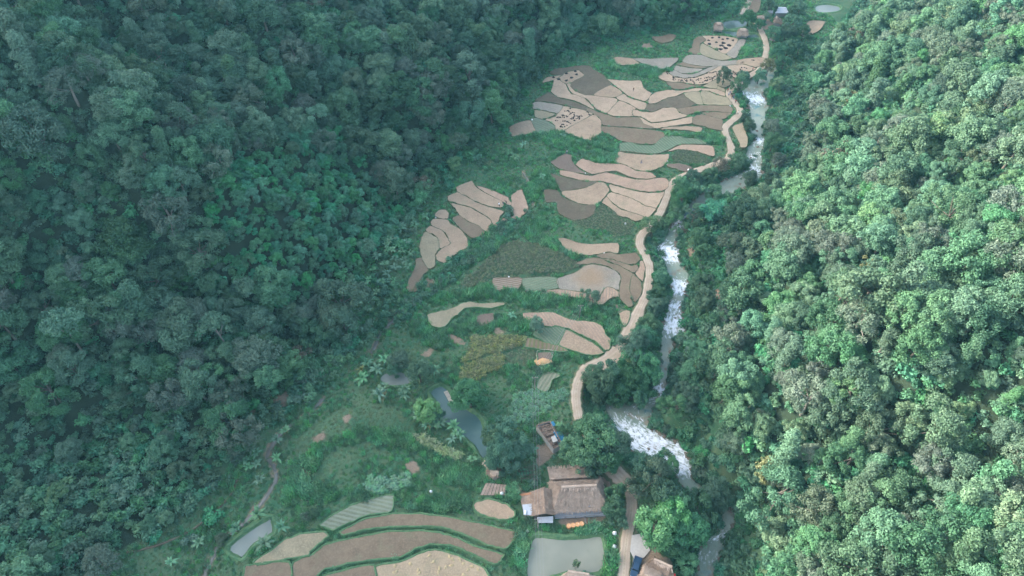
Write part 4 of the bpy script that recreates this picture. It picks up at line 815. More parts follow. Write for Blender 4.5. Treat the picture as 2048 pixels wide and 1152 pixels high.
for px, py, r_, kd in RT:
    s = r_ / CROWN_R[kd]; zc = CROWN_Z[kd] * s; g = 0.0
    for _ in range(4):
        w_ = W(px, py, g + zc); g = float(height(w_[0], w_[1])[0])
    nk = sum(1 for q in KINDS_ if q.startswith(kd)); dd, pl = min((math.hypot(px - q[0], py - q[1]), t) for q, t in RTL)
    lab = '%s %s %s %s' % (SIZEW[int(np.digitize(r_, [2.1, 2.9, 3.7, 4.4, 5.1]))], DESC.get(kd, 'dense green').replace('tall ', ''), 'bush' if kd == 'bush' else 'bamboo' if kd == 'bamboo' else 'tree', pl)
    plant('%s%d' % (kd, rng.randint(nk)), 'bush' if kd == 'bush' else 'bamboo_clump' if kd == 'bamboo' else 'riverside_tree', (w_[0], w_[1], g - .2), rng.uniform(0, 6.28), s, lab, 'bush' if kd == 'bush' else 'tree', 'trees along the river and the road')
# bamboo thicket
bp_ = jgrid(-200, 20, 60, 330, 3.0); g = height(bp_[:, 0], bp_[:, 1]); q1, q2, q3 = proj(bp_[:, 0], bp_[:, 1], g + 3); k = pip(q1, q2, BAMZ); bp_, g, q1, q2, q3 = bp_[k], g[k], q1[k], q2[k], q3[k]
order = np.argsort(q3); brest = []
for n_, i in enumerate(order):
    s = rng.uniform(.75, 1.15)
    if n_ < 200: plant('thicket%d' % rng.randint(3), 'bamboo_clump', (bp_[i, 0], bp_[i, 1], g[i] - .2), rng.uniform(0, 6.28), s, 'feathery green bamboo clump in the thicket, %s' % place_words(q1[i], q2[i], 'left').replace('close to the bamboo thicket', 'at its heart').replace('the bamboo thicket', 'its middle'), 'bamboo', 'bamboo clumps of the thicket')
    else: brest.append(('thicket%d' % rng.randint(3), bp_[i], g[i] - .2, s))
rest += brest
# banana plants
BAN = [('U',[(1190,215),(1240,265),(1305,280),(1360,245),(1380,280),(1170,300),(1255,320),(1050,380),(1110,400),(1145,360),(1220,370),(1295,365),(985,470),(1030,460),(1150,475),(1190,435),(1075,505),(1135,540),(960,530),(975,570),(940,510),(1270,100),(1320,140),(1345,190),(1290,180),(1420,30),(1340,50),(1250,150),(1400,200),(1370,130),(1300,230)],'in the banana grove below the bamboo'),
 ('V',[(905,460),(930,525),(970,545),(880,380),(1000,360),(950,300),(1085,490),(1110,420),(1140,440),(880,690),(800,700),(930,740),(920,640),(770,700),(720,880),(760,920),(690,960),(620,1000),(700,900),(780,800),(860,790),(900,600),(1010,440),(980,400)],'on the bank above the terraced paddies'),
 ('O',[(220,290),(440,250),(350,400),(150,470),(370,690),(420,600),(680,700),(700,620),(1080,380),(930,320)],'around the small grey pond'),
 ('O',[(1070,1080),(1160,1040),(1330,1100),(880,980)],'at the lower edge of the blue pond'),
 ('L',[(245,435),(290,410),(330,430),(285,510),(265,470),(330,490),(350,585),(450,350),(500,295),(450,455)],'in the clump by the left stream'),
 ('L',[(1330,270),(1390,265),(1500,310),(1480,340),(1530,320),(1600,465)],'between the reeds and the blue pond'),
 ('N',[(970,560),(760,750),(700,430),(430,580)],'at the slanted grey pond'),('Wz',[(1045,1065),(1215,940)],'on the grassy slope by the left stream'),
 ('F',[(1890,400),(1850,610),(1900,700),(1820,740)],'on the right bank of the upper river'),('X',[(200,200),(340,180),(300,910),(280,660),(30,620)],'on the right bank of the cascades'),('S',[(1840,150)],'on the right bank above the rapids'),
 ('M',[(560,110),(365,270),(340,330)],'beside the roofless building'),('D',[(540,660),(120,350),(190,400),(60,340),(300,250),(800,130)],'in the green gully between upper fields'),('A',[(150,680),(240,800),(120,600)],'at the forest edge by the upper paddies'),('Rr',[(1730,340)],'high on the sunlit slope'),('J',[(30,60)],'on the grassy bank')]
bi = 0; BADJ = ['broad-leaved', 'drooping', 'tattered', 'upright', 'bushy', 'slender']
for zone, pts, lab in BAN:
    for px, py in full(zone, pts):
        s = rng.uniform(.8, 1.05) * (1.25 if zone in 'NO' else 1.0); g = 0.0
        for _ in range(4): w_ = W(px, py, g + 2.2 * s); g = float(height(w_[0], w_[1])[0])
        plant('banana%d' % (bi % 4), 'banana_plant', (w_[0], w_[1], g), rng.uniform(0, 6.28), s, '%s banana plant %s' % (BADJ[bi % 6], lab), 'banana plant', 'banana plants'); bi += 1
for px, py in [(767,793),(860,846),(722,740),(500,858)]:
    g = 0.0
    for _ in range(4): w_ = W(px, py, g + 2.2); g = float(height(w_[0], w_[1])[0])
    KINDS_['banana9'] = KINDS_.get('banana9') or banana_kind(1050, True); plant('banana9', 'banana_plant', (w_[0], w_[1], g), 0, .9, 'banana plant with yellowing leaves near the %s' % ('small grey pond' if px == 767 else 'reeds by the blue pond' if px == 860 else 'thicket foot' if px == 722 else 'left stream'), 'banana plant', 'banana plants')
# far trees as one mass
names = sorted(set(q[0] for q in rest)); names = [q for q in names if q in PROTO]
rest = [q for q in rest if q[0] in PROTO]
stuff_scatter('far_forest', [PROTO[q] for q in names], np.array([(q[1][0], q[1][1], q[2]) for q in rest]), 'dense mixed forest covering the farther slopes', 'forest', rng, scales=np.array([q[3] for q in rest]), kidx=np.array([names.index(q[0]) for q in rest]))
# undergrowth: bushes over slopes and banks
for i in range(4):
    px, py = [(700,700),(1370,530),(600,760),(1440,890)][i]; w_ = W(px, py, 1); g = float(height(w_[0], w_[1])[0]); w_ = W(px, py, g + 1); g = float(height(w_[0], w_[1])[0])
    plant('bush%d' % i, 'bush', (w_[0], w_[1], g), i, 1, 'dense green bush ' + ('on the scrubby bank left of the grey stream', 'on the far bank of the middle cascades', 'near the bare soil patch', 'on the bank opposite the rapids')[i], 'bush', 'bushes')
def visible(p_, h_, mx=330):
    q1, q2, q3 = proj(p_[:, 0], p_[:, 1], h_); return q1, q2, (q3 > 30) & (q1 > -mx) & (q1 < 2048 + mx) & (q2 > -150) & (q2 < 1400)
BLOCK = [offset(p, .12) for p, e in field_polys] + [offset(p, 1.2) for p in pond_polys] + [np.vstack([road_c + road_n * (road_w * .92)[:, None], (road_c - road_n * (road_w * .92)[:, None])[::-1]])]
HOUSES = [world_pts('M', q, 0) for q in ([(465,400),(900,440),(920,790),(510,790),(280,760),(270,570),(440,530)],[(385,90),(490,70),(600,220),(520,280)],[(20,330),(110,310),(180,450),(80,480)],[(0,500),(180,510),(180,600),(0,600)],[(590,770),(740,760),(740,830),(590,840)])] + [world_pts('Rr', q, 0) for q in ([(230,820),(420,930),(600,1050),(610,1250),(200,1250)],)] + [world_pts('C', q, 0) for q in ([(1430,270),(1620,270),(1620,440),(1430,440)],[(1740,340),(1920,340),(1920,480),(1740,480)])]
def blocked(p_, extra=()):
    m_ = np.zeros(len(p_), bool)
    for q in BLOCK + HOUSES + list(extra): m_ |= pip(p_[:, 0], p_[:, 1], q)
    return m_
ug = jgrid(-260, 300, 20, 520, 2.6); a = sL(ug[:, 0], ug[:, 1]); b = sR(ug[:, 0], ug[:, 1])
keep = (a > .5) | (b > -3.0); ug, a, b = ug[keep], a[keep], b[keep]; h_ = height(ug[:, 0], ug[:, 1]); q1, q2, v_ = visible(ug, h_); 
v_ &= ~pip(q1, q2, BAMZ) & ~(pip(q1, q2, GRASSZ) & (rng.rand(len(ug)) < .9)) & ~(pip(q1, q2, BANZ) & (rng.rand(len(ug)) < .6)) & ~pip(ug[:, 0], ug[:, 1], offset(RIV_POLY, 0)) & (np.abs(a) > 0)
ug, h_, a = ug[v_], h_[v_], a[v_]; k = ~blocked(ug, YARD_POLYS); ug, h_, a = ug[k], h_[k], a[k]
GUL = smooth_line(np.array([W(*q)[:2] for q in [(790,636),(862,574),(935,516),(1000,455),(1050,425)]]), 4); RB1 = np.array([W(*q, -1)[:2] for q in [(1440,350),(1390,375),(1340,420),(1305,490),(1312,540),(1318,600),(1300,660),(1292,720),(1278,770),(1210,800),(1205,840),(1240,900),(1300,930)]])
ex = []
for ln, wd, n_ in ((GUL, 3.0, 260), (RB1, 2.6, 420), (offset(RIV_POLY, .9)[:len(riv_l)], .8, 330), (offset(RIV_POLY, .9)[len(riv_l):], .8, 420)):
    t_ = rng.uniform(0, len(ln) - 1.001, n_); i_ = t_.astype(int); c_ = ln[i_] + (ln[i_ + 1] - ln[i_]) * (t_ - i_)[:, None] + rng.normal(0, wd * .6, (n_, 2)); ex.append(c_)
ex = np.vstack(ex); ex = ex[~blocked(ex) & ~pip(ex[:, 0], ex[:, 1], RIV_POLY) & (ex[:, 1] > 30)]
pts = np.vstack([np.column_stack([ug, h_ - .1]), np.column_stack([ex, height(ex[:, 0], ex[:, 1]) - .1])])
stuff_scatter('undergrowth', [PROTO['bush%d' % i] for i in range(4)], pts, 'tangled bushes and creepers under the trees', 'undergrowth', rng, scales=np.concatenate([rng.uniform(.6, 1.45, len(ug)), rng.uniform(.35, .95, len(ex))]))
# grass
def tuft(name, me, px, py, label):
    w_ = W(px, py, .2); g = float(height(w_[0], w_[1])[0]); o = bpy.data.objects.new(name, me); col.objects.link(o); o.location = (w_[0], w_[1], g); return tag(o, label, 'grass', 'grass tufts')
TU = [tuft('grass_tuft', blades(1, 80, .8, .65, .05, 'grass'), 1200, 700, 'tuft of green grass above the road bend'), tuft('grass_tuft', blades(2, 90, .85, .95, .05, 'grass', .7), 760, 900, 'tall dark grass tuft on the lower hillock'), tuft('grass_tuft', blades(3, 80, .8, .42, .045, 'drygrass', .7), 700, 880, 'short dry grass tuft on the hillock top')]
gp = jgrid(-160, 150, 25, 345, 1.02); a = sL(gp[:, 0], gp[:, 1]); b = sR(gp[:, 0], gp[:, 1]); h_ = height(gp[:, 0], gp[:, 1]); q1, q2, v_ = visible(gp, h_, 60)
v_ &= ((a < 5) | pip(q1, q2, GRASSZ) | pip(q1, q2, OPENZ) | pip(q1, q2, BANZ)) & (b < 4) & ~pip(gp[:, 0], gp[:, 1], RIV_POLY)
gp, h_, q1, q2 = gp[v_], h_[v_], q1[v_], q2[v_]; k = ~blocked(gp, YARD_POLYS + CROP_POLYS); gp, h_, q1, q2 = gp[k], h_[k], q1[k], q2[k]
BANDS = [([(575,1000),(605,945),(650,895),(730,868),(800,880),(860,905),(920,935),(970,955)],16),([(620,985),(700,985),(730,1000)],16),([(800,1000),(860,1010),(930,1012)],14),([(850,925),(920,960),(960,975)],14),([(1060,605),(1130,600),(1200,625),(1240,650)],16),([(1225,640),(1250,680),(1230,700)],14),
 ([(790,620),(850,580),(900,545),(960,500),(1010,470),(1070,450)],20),([(880,600),(960,585),(1040,590),(1080,580)],14),([(835,660),(880,690),(930,650),(1000,640),(1050,650)],16),([(1060,470),(1110,490),(1150,515)],12),([(1050,270),(1120,275),(1180,310),(1220,320)],14),([(1140,275),(1200,290),(1240,300)],10),([(1330,280),(1400,275),(1440,280)],10),([(1230,130),(1290,145),(1340,150)],12),([(1060,395),(1080,345),(1110,370)],14),([(1090,730),(1130,710),(1180,720)],14),([(980,740),(1060,720),(1090,745)],12),([(1040,1070),(1060,1050),(1130,1062),(1200,1060)],7),([(1040,1080),(1050,1150)],9),([(1215,1070),(1218,1150)],8),([(1430,95),(1490,100)],14)]
bandm = np.zeros(len(gp), bool)
for ln_, wd_ in BANDS: bandm |= segdist(q1, q2 * 1.25, np.array(ln_, float) * [1, 1.25]) < wd_
nz = fbm(gp[:, 0], gp[:, 1], 17, 21, 3); HILLK = np.array([(590,960),(600,870),(680,815),(780,808),(830,850),(820,900),(760,880),(690,910),(640,980)], float); dry = pip(q1, q2, HILLK) | (pip(q1, q2, np.array([(780,640),(900,660),(900,760),(790,740)], float)) & (rng.rand(len(gp)) < .6))
kid = np.where(bandm, 1, np.where(dry, 2, np.where(nz + rng.normal(0, .25, len(gp)) > .15, 1, np.where(rng.rand(len(gp)) < .42, 2, 0))))
sc_ = np.where(bandm, rng.uniform(.85, 1.35, len(gp)), .62) * np.where(dry & ~bandm, rng.uniform(.6, 1.0, len(gp)), rng.uniform(.65, 1.25, len(gp)) * (1 + .5 * np.clip(nz, -.6, 1)))
stuff_scatter('grass', TU, np.column_stack([gp, h_]), 'rough green grass on banks and bunds', 'grass', rng, scales=sc_, kidx=kid)
# crops in rows
for (nm, zone, pts_, key, sc0, lab), poly in zip(CROPS, CROP_POLYS):
    px, py = np.mean(full(zone, pts_), 0); w_ = W(px, py, .3); ck = ('corn', key)
    me = crop_plant(int(px), key, 1.3 if key in ('corn', 'drygrass') else .7, 9, .85 if key == 'corn' else .7, .12 if key != 'crop' else .22)
    o = bpy.data.objects.new('maize_plant' if key == 'corn' else 'crop_plant', me); col.objects.link(o); o.location = (w_[0], w_[1], float(height(w_[0], w_[1])[0])); tag(o, 'single plant at the centre of the ' + lab, 'crop plant')
    lo, hi = poly.min(0), poly.max(0); row = 1.0 if key == 'corn' else .75; aa = .35 if key == 'corn' else 0.1; c_ = (lo + hi) / 2; ext = np.linalg.norm(hi - lo) / 2 + 1
    gx_, gy_ = np.meshgrid(np.arange(-ext, ext, .5), np.arange(-ext, ext, row)); q_ = np.stack([gx_.ravel(), gy_.ravel()], 1) + rng.normal(0, .12, (gx_.size, 2)); q_ = q_ @ np.array([[math.cos(aa), math.sin(aa)], [-math.sin(aa), math.cos(aa)]]) + c_
    if key in ('darkcrop', 'drygrass', 'crop'): q_ += rng.normal(0, .25, q_.shape)
    q_ = q_[pip(q_[:, 0], q_[:, 1], poly)]; q_ = q_[~blocked(q_)]
    stuff_scatter(nm, [o], np.column_stack([q_, height(q_[:, 0], q_[:, 1])]), lab, 'crops', rng, .7 * sc0, 1.25 * sc0)

# ------------------------------------------------------------------ buildings
def P3(zone, q, z): f_ = full(zone, [q])[0]; return W(f_[0], f_[1], z)
def part(parent, name, mb, mat, smooth=False):
    l = parent.location; par = parent.parent
    off = np.array(l) + (np.array(par.location) if par is not None else 0)
    mb.v = [tuple(np.array(v_) - off) for v_ in mb.v]; return mb.build(name, mat, parent, smooth=smooth)
def grid_face(mb, a, b, c, d, nu, nv, jit, rg):
    i0 = len(mb.v)
    for j in range(nv + 1):
        for i in range(nu + 1):
            u, v_ = i / nu, j / nv; q = (a * (1 - u) + b * u) * (1 - v_) + (d * (1 - u) + c * u) * v_
            q = q + rg.normal(0, jit, 3) * (np.array([1, 1, .8])); mb.v.append(tuple(q))
    for j in range(nv):
        for i in range(nu): k = i0 + j * (nu + 1) + i; mb.f.append((k, k + 1, k + nu + 2, k + nu + 1))
def slab(mb, a, b, c, d, th, jit=0.0, rg=rs, nu=8, nv=5):
    a, b, c, d = (np.array(q, float) for q in (a, b, c, d)); n_ = np.cross(b - a, d - a); n_ /= np.linalg.norm(n_); n_ = n_ if n_[2] > 0 else -n_
    grid_face(mb, a, b, c, d, nu, nv, jit, rg); lo = [q - n_ * th for q in (a, b, c, d)]
    mb.quad(*[tuple(q) for q in (lo[3], lo[2], lo[1], lo[0])])
    top = [a, b, c, d]
    for k in range(4): mb.quad(tuple(lo[k]), tuple(lo[(k + 1) % 4]), tuple(top[(k + 1) % 4]), tuple(top[k]))
def strands(mb, a, b, c, d, n_, rg, L=.8, w=.07):
    """loose straw lying down the slope a-b (eave) to d-c (ridge)"""
    a, b, c, d = (np.array(q, float) for q in (a, b, c, d)); nn_ = np.cross(b - a, d - a); nn_ /= np.linalg.norm(nn_) + 1e-9; nn_ = nn_ if nn_[2] > 0 else -nn_
    for _ in range(n_):
        u, v_ = rg.rand(), rg.rand() ** 1.2 if rg.rand() > .3 else rg.uniform(-.03, .04); q = (a * (1 - u) + b * u) * (1 - v_) + (d * (1 - u) + c * u) * v_
        dn = (a + b - c - d); dn /= np.linalg.norm(dn); dn = dn + rg.normal(0, .18, 3); sd = (b - a) / np.linalg.norm(b - a) * w * rg.uniform(.6, 1.4); q = q + nn_ * rg.uniform(.04, .12); e = q + dn * L * rg.uniform(.5, 1.2) + nn_ * .03
        mb.quad(tuple(q - sd), tuple(q + sd), tuple(e + sd * .5), tuple(e - sd * .5))
def hip(parent, name, FL, FR, BR, BL, RL, RR, mat, jit=.05, th=.25, dens=14, cap=True, rg=np.random.RandomState(3)):
    mb = MB(); FL, FR, BR, BL, RL, RR = (np.array(q, float) for q in (FL, FR, BR, BL, RL, RR))
    for q in ((FL, FR, RR, RL), (BR, BL, RL, RR), (FR, BR, RR, RR), (BL, FL, RL, RL)):
        ar = np.linalg.norm(np.cross(q[1] - q[0], q[3] - q[0])); grid_face(mb, *q, max(4, int(np.linalg.norm(q[1] - q[0]) * 1.2)), 6, jit, rg); strands(mb, *q, int(ar * dens), rg)
    lo = [q - np.array([0, 0, th]) for q in (FL, FR, BR, BL)]
    for k in range(4): t_ = (FL, FR, BR, BL); mb.quad(tuple(lo[k]), tuple(lo[(k + 1) % 4]), tuple(t_[(k + 1) % 4]), tuple(t_[k]))
    mb.quad(*[tuple(q) for q in lo[::-1]]); o = part(parent, name, mb, mat)
    if cap:
        mc = MB(); up = np.array([0, 0, .14]); mc.tube([tuple(RL + up * .3), tuple((RL + RR) / 2 + up), tuple(RR + up * .3)], .34, 6); strands(mc, RL - [0, .5, .1], RR - [0, .5, .1], RR + up, RL + up, 60, rg, .6)
        part_sub = mc; l = np.array(parent.location); mc.v = [tuple(np.array(v_) - l) for v_ in mc.v]; mc.build('ridge_cap', MAT['thatch_pale'], o)
    return o
def inset(qs, k, z): c = np.mean(qs, 0); return [np.array([*(q[:2] * (1 - k) + c[:2] * k), z]) for q in qs]
def wall_ring(mb, qs, z0, z1, th=.15):
    for i in range(4):
        a, b = np.array(qs[i][:2]), np.array(qs[(i + 1) % 4][:2]); d = b - a; L = np.linalg.norm(d); ang = math.atan2(d[1], d[0]); m_ = (a + b) / 2
        mb.box((m_[0], m_[1], (z0 + z1) / 2), (L - th * .98, th, z1 - z0), ang)
def posts(parent, qs, z0, z1, mat, r=.08, name='post'):
    for q in qs: part(parent, name, MB().tube([(q[0], q[1], z0), (q[0], q[1], z1)], r, 6), mat)
# long thatched house
zE, zR = 2.7, 5.6
FL, FR, BR, BL = (P3('T', q, zE) for q in ((470,440),(1062,408),(985,84),(438,112))); RL, RR = (P3('T', q, zR) for q in ((556,186),(940,166)))
c = np.mean([FL, FR, BR, BL], 0); house = empty('thatched_house', (c[0], c[1], .1), 0, 'long house with a big grey hipped thatch roof and front deck', 'house')
hip(house, 'roof', FL, FR, BR, BL, RL, RR, MAT['thatch'], .07, .3, 16)
mb = MB(); b1 = [P3('M', q, z_) for q, z_ in (((484,482),3.9),((770,464),3.9),((764,398),2.9),((468,408),2.9))]; slab(mb, *b1, .25, .05, nu=14, nv=4); strands(mb, b1[3], b1[2], b1[1], b1[0], 420, rs); part(house, 'back_roof', mb, MAT['thatch'])
ins = inset([FL, FR, BR, BL], .13, .2); mb = MB(); wall_ring(mb, ins, .2, 2.95); part(house, 'wall', mb, MAT['greyboard'])
ux = (FR - FL)[:2] / np.linalg.norm((FR - FL)[:2]); uy = np.array([-ux[1], ux[0]]); Lw = np.linalg.norm((FR - FL)[:2]); d0 = FL[:2] + ux * .3 - uy * 1.3; ang = math.atan2(ux[1], ux[0]); dc = d0 + ux * (Lw - .6) / 2 + uy * 1.35
deck = part(house, 'deck', MB().box((dc[0], dc[1], .75), (Lw - .6, 2.5, .16), ang), MAT['greyboard'])
for t_ in np.linspace(0, Lw - .6, 6): q = d0 + ux * t_ + uy * .15; part(house, 'post', MB().tube([(q[0], q[1], -.3), (q[0], q[1], 1.55)], .07, 6), MAT['wood'])
for z_ in (1.1, 1.5): q0, q1_ = d0 + uy * .15, d0 + ux * (Lw - .6) + uy * .15; part(house, 'railing', MB().tube([(*q0, z_), (*q1_, z_)], .06, 6), MAT['wood'])
fw = (ins[1] - ins[0])[:2]
for t_, nm, mt, w_, h_ in ((.18, 'window', 'glass', 1.1, .9), (.42, 'door', 'darkwood', 1.0, 1.9), (.62, 'door', 'darkwood', 1.0, 1.9), (.82, 'window', 'tarp', 1.3, 1.0)):
    q = ins[0][:2] + fw * t_ - uy * .11; part(house, nm, MB().box((q[0], q[1], .9 + h_ / 2 + (.5 if nm == 'window' else 0)), (w_, .08, h_), ang), MAT[mt])
# annex beside it
A = {k_: P3('T', q, z_) for k_, (q, z_) in dict(rb=((362,186),4.3), rf=((386,472),4.3), lb=((238,238),2.7), lf=((250,496),2.7), eb=((456,216),2.8), ef=((474,486),2.8)).items()}
c = np.mean(list(A.values()), 0); ann = empty('annex_house', (c[0], c[1], .1), 0, 'small tan gabled annex with lean-to and sheet metal patch', 'house')
mb = MB(); slab(mb, A['lf'], A['rf'], A['rb'], A['lb'], .2, .05); strands(mb, A['lf'], A['lb'], A['rb'], A['rf'], 260, rs); slab(mb, A['rf'], A['ef'], A['eb'], A['rb'], .2, .05); strands(mb, A['ef'], A['eb'], A['rb'], A['rf'], 200, rs); part(ann, 'roof', mb, MAT['thatch_tan'])
mb = MB(); slab(mb, P3('T',(150,492),2.1), P3('T',(249,494),2.55), P3('T',(237,240),2.55), P3('T',(104,264),2.1), .12, .04); part(ann, 'lean_to_roof', mb, MAT['thatch_tan'])
mb = MB(); slab(mb, P3('T',(150,490),2.26), P3('T',(244,490),2.70), P3('T',(240,366),2.70), P3('T',(134,376),2.26), .04, .01); part(ann, 'metal_patch', mb, MAT['metal'])
mb = MB(); slab(mb, P3('T',(110,286),2.24), P3('T',(236,262),2.68), P3('T',(236,238),2.68), P3('T',(104,262),2.24), .04, .03); part(ann, 'rusty_patch', mb, MAT['rust'])
mb = MB(); slab(mb, P3('T',(298,576),1.9), P3('T',(466,574),1.9), P3('T',(470,502),2.4), P3('T',(294,512),2.4), .05, .01); part(ann, 'canopy', mb, MAT['greyboard'])
ins2 = inset([A['lf'], A['ef'], A['eb'], A['lb']], .1, 0); mb = MB(); wall_ring(mb, ins2, -.1, 2.75); part(ann, 'wall', mb, MAT['darkwood'])
posts(ann, [P3('T',q,0) for q in ((165,510),(130,400),(305,590),(462,588))], -.2, 1.9, MAT['wood'])
q = P3('T',(165,462),2.7); part(ann, 'water_tank', MB().tube([(q[0]-.1,q[1]-.5,q[2]-.1),(q[0]-.1,q[1]-.48,q[2]-.1),(q[0]+.1,q[1]+.5,q[2]-.1)], [.2,.3,.3], 10), MAT['white'])
# roofless building
zc = 2.5; rim = [P3('M', q, zc) for q in ((512,268),(570,236),(484,76),(391,106))]; c = np.mean(rim, 0); shell = empty('roofless_building', (c[0], c[1], 0), 0, 'roofless pale concrete building with brown rubble and blue tarp', 'building')
mb = MB(); wall_ring(mb, rim, -.2, zc - .12, .14); part(shell, 'wall', mb, MAT['concrete']); mb = MB(); wall_ring(mb, rim, zc - .12, zc, .2); part(shell, 'wall_cap', mb, MAT['debris'])
mb = MB(); mids = [(rim[0] + rim[3]) / 2, (rim[1] + rim[2]) / 2]; m_ = (mids[0] + mids[1]) / 2; d = mids[1] - mids[0]; mb.box((m_[0], m_[1], 1.1), (np.linalg.norm(d[:2]) - .3, .16, 2.2), math.atan2(d[1], d[0])); part(shell, 'partition', mb, MAT['debris'])
ii = inset(rim, .06, 1.95); mb = MB(); slab(mb, *ii, .8, .16, nu=12, nv=16); part(shell, 'rubble_floor', mb, MAT['debris'])
for k in range(5): a_, b_ = ii[0] * (1 - (k + .5) / 5) + ii[3] * (k + .5) / 5, ii[1] * (1 - (k + .5) / 5) + ii[2] * (k + .5) / 5; part(shell, 'beam', MB().tube([tuple(a_ + [0, 0, .3]), tuple(b_ + [0, 0, .3])], .07, 5), MAT['darkwood'])
mb = MB(); slab(mb, P3('M',(545,242),1.9), P3('M',(600,212),1.6), P3('M',(566,152),1.6), P3('M',(508,150),2.3), .03, .05); part(shell, 'tarp', mb, MAT['tarp'])
mb = MB(); slab(mb, P3('M',(500,116),2.3), P3('M',(528,104),1.7), P3('M',(508,78),1.7), P3('M',(487,84),2.3), .03, .04); part(shell, 'tarp', mb, MAT['tarp'])
mb = MB(); slab(mb, P3('M',(508,224),2.75), P3('M',(540,212),2.75), P3('M',(520,176),2.75), P3('M',(494,186),2.75), .5, .01); wb = part(shell, 'white_sheet', mb, MAT['concrete'])
# generic small thatched buildings
def small_house(name, zone, cor, rid, ze, zr, mat, label, stilts=0.0, wmat='wood', z0=0.0, dens=14, cap=True):
    q = [P3(zone, p_, ze + z0) for p_ in cor]; r_ = [P3(zone, p_, zr + z0) for p_ in rid]; c = np.mean(q, 0); o = empty(name, (c[0], c[1], z0), 0, label, 'house' if name != 'stilt_hut' else 'hut')
    hip(o, 'roof', *q, *r_, MAT[mat], .05, .2, dens, cap); k = inset(q, .16, 0); mb = MB(); wall_ring(mb, k, z0 + stilts, z0 + ze + .15, .1); part(o, 'wall', mb, MAT[wmat])
    if stilts:
        mb = MB(); slab(mb, *inset(q, .06, z0 + stilts), .12, 0, nu=1, nv=1); part(o, 'floor_platform', mb, MAT['wood']); posts(o, inset(q, .1, 0), z0 - 1.2, z0 + stilts - .1, MAT['wood'], .09, 'stilt')
    return o
small_house('stilt_hut', 'P', [(1427.5,56),(1446.5,58),(1445.5,47),(1430,45.5)], [(1433,46),(1442,47)], 2.5, 4.1, 'thatch', 'thatched stilt hut beside the dark pond, nearer the forest', 1.1)
small_house('stilt_hut', 'P', [(1474,69),(1496,70),(1496,59),(1477,58.5)], [(1480,58),(1492,58.5)], 2.5, 4.0, 'thatch', 'thatched stilt hut standing in the pond nearer the road', 1.1)
small_house('village_house', 'P', [(1550,26),(1578,26),(1572,14),(1556,14)], [(1557,16),(1571,16)], 2.6, 3.6, 'metal', 'pale sheet-roofed house of the far hamlet', 0, 'wood', 0, 0, False)
small_house('village_house', 'P', [(1547,44),(1564,46),(1561,37),(1549,36)], [(1552,34),(1554,34)], 2.5, 4.6, 'thatch', 'pointed thatch house in the far hamlet')
small_house('village_house', 'P', [(1540,70),(1553,75),(1556,67),(1543,62)], [(1543,64),(1553,68)], 2.4, 3.8, 'thatch', 'low brown thatch house beside the road to the far hamlet')
small_house('village_house', 'P', [(1512,42),(1530,40),(1530,32),(1513,33)], [(1515,34.5),(1528,33.5)], 2.4, 3.5, 'thatch_tan', 'tan-roofed house at the end of the far road')
small_house('village_house', 'P', [(1535,25),(1546,26),(1546,20),(1536,20)], [(1538,20),(1545,20.5)], 2.3, 3.3, 'greyboard', 'small grey-roofed shed of the far hamlet', 0, 'wood', 0, 0, False)
small_house('garden_hut', 'P', [(971.5,942),(988,955.5),(1007,944.5),(989,929)], [(981,941),(997,944)], 2.0, 3.4, 'thatch_tan', 'small thatched hut beside the dark trees, the lower roof')
small_house('garden_hut', 'P', [(968,922),(978,935),(993,928),(989,913)], [(976,922),(985,923)], 1.9, 3.1, 'thatch_pale', 'small pale thatched hut, the upper roof under the dark trees')
small_house('roadside_house', 'Rr', [(364,1062),(530,1150),(580,1138),(428,1000)], [(425,1020),(568,1082)], 2.6, 4.3, 'thatch_tan', 'tan thatched roadside house behind the parked pickup')
small_house('roadside_house', 'Rr', [(285,1240),(470,1280),(492,1130),(352,1064)], [(355,1140),(450,1180)], 2.6, 4.6, 'thatch_pale', 'pale pinkish thatched house right beside the pickup')
small_house('pondside_house', 'P', [(1112,1180),(1198,1184),(1190,1152),(1120,1152)], [(1136,1143),(1178,1149)], 2.6, 4.4, 'thatch_pale', 'pale ragged thatched roof at the near end of the pond')
# wooden deck, pergola
q = [P3('M', p_, .5) for p_ in ((0,590),(176,592),(182,520),(40,505))]; c = np.mean(q, 0); dk = empty('wooden_platform', (c[0], c[1], 0), 0, 'low brown plank platform below the small hut', 'platform')
for k in range(7): a_, b_ = k / 7 + .012, (k + 1) / 7 - .012; mb = MB(); slab(mb, q[0] * (1 - a_) + q[1] * a_, q[0] * (1 - b_) + q[1] * b_, q[3] * (1 - b_) + q[2] * b_, q[3] * (1 - a_) + q[2] * a_, .08, .02, nu=2, nv=4); part(dk, 'plank', mb, MAT['thatch'])
posts(dk, inset(q, .08, 0), -.2, .42, MAT['wood'])
q = [P3('M', p_, 2.2) for p_ in ((290,478),(392,482),(386,386),(268,408))]; c = np.mean(q, 0); pg = empty('pergola', (c[0], c[1], 0), 0, 'dark timber pergola in the kitchen garden behind the house', 'pergola')
posts(pg, q, -.1, 2.15, MAT['darkwood'])
for k in range(6): t_ = k / 5; part(pg, 'beam', MB().tube([tuple(q[0] * (1 - t_) + q[1] * t_), tuple(q[3] * (1 - t_) + q[2] * t_)], .06, 5), MAT['darkwood'])
for k in range(4): t_ = k / 3; part(pg, 'beam', MB().tube([tuple(q[0] * (1 - t_) + q[3] * t_ + [0, 0, .1]), tuple(q[1] * (1 - t_) + q[2] * t_ + [0, 0, .1])], .06, 5), MAT['darkwood'])
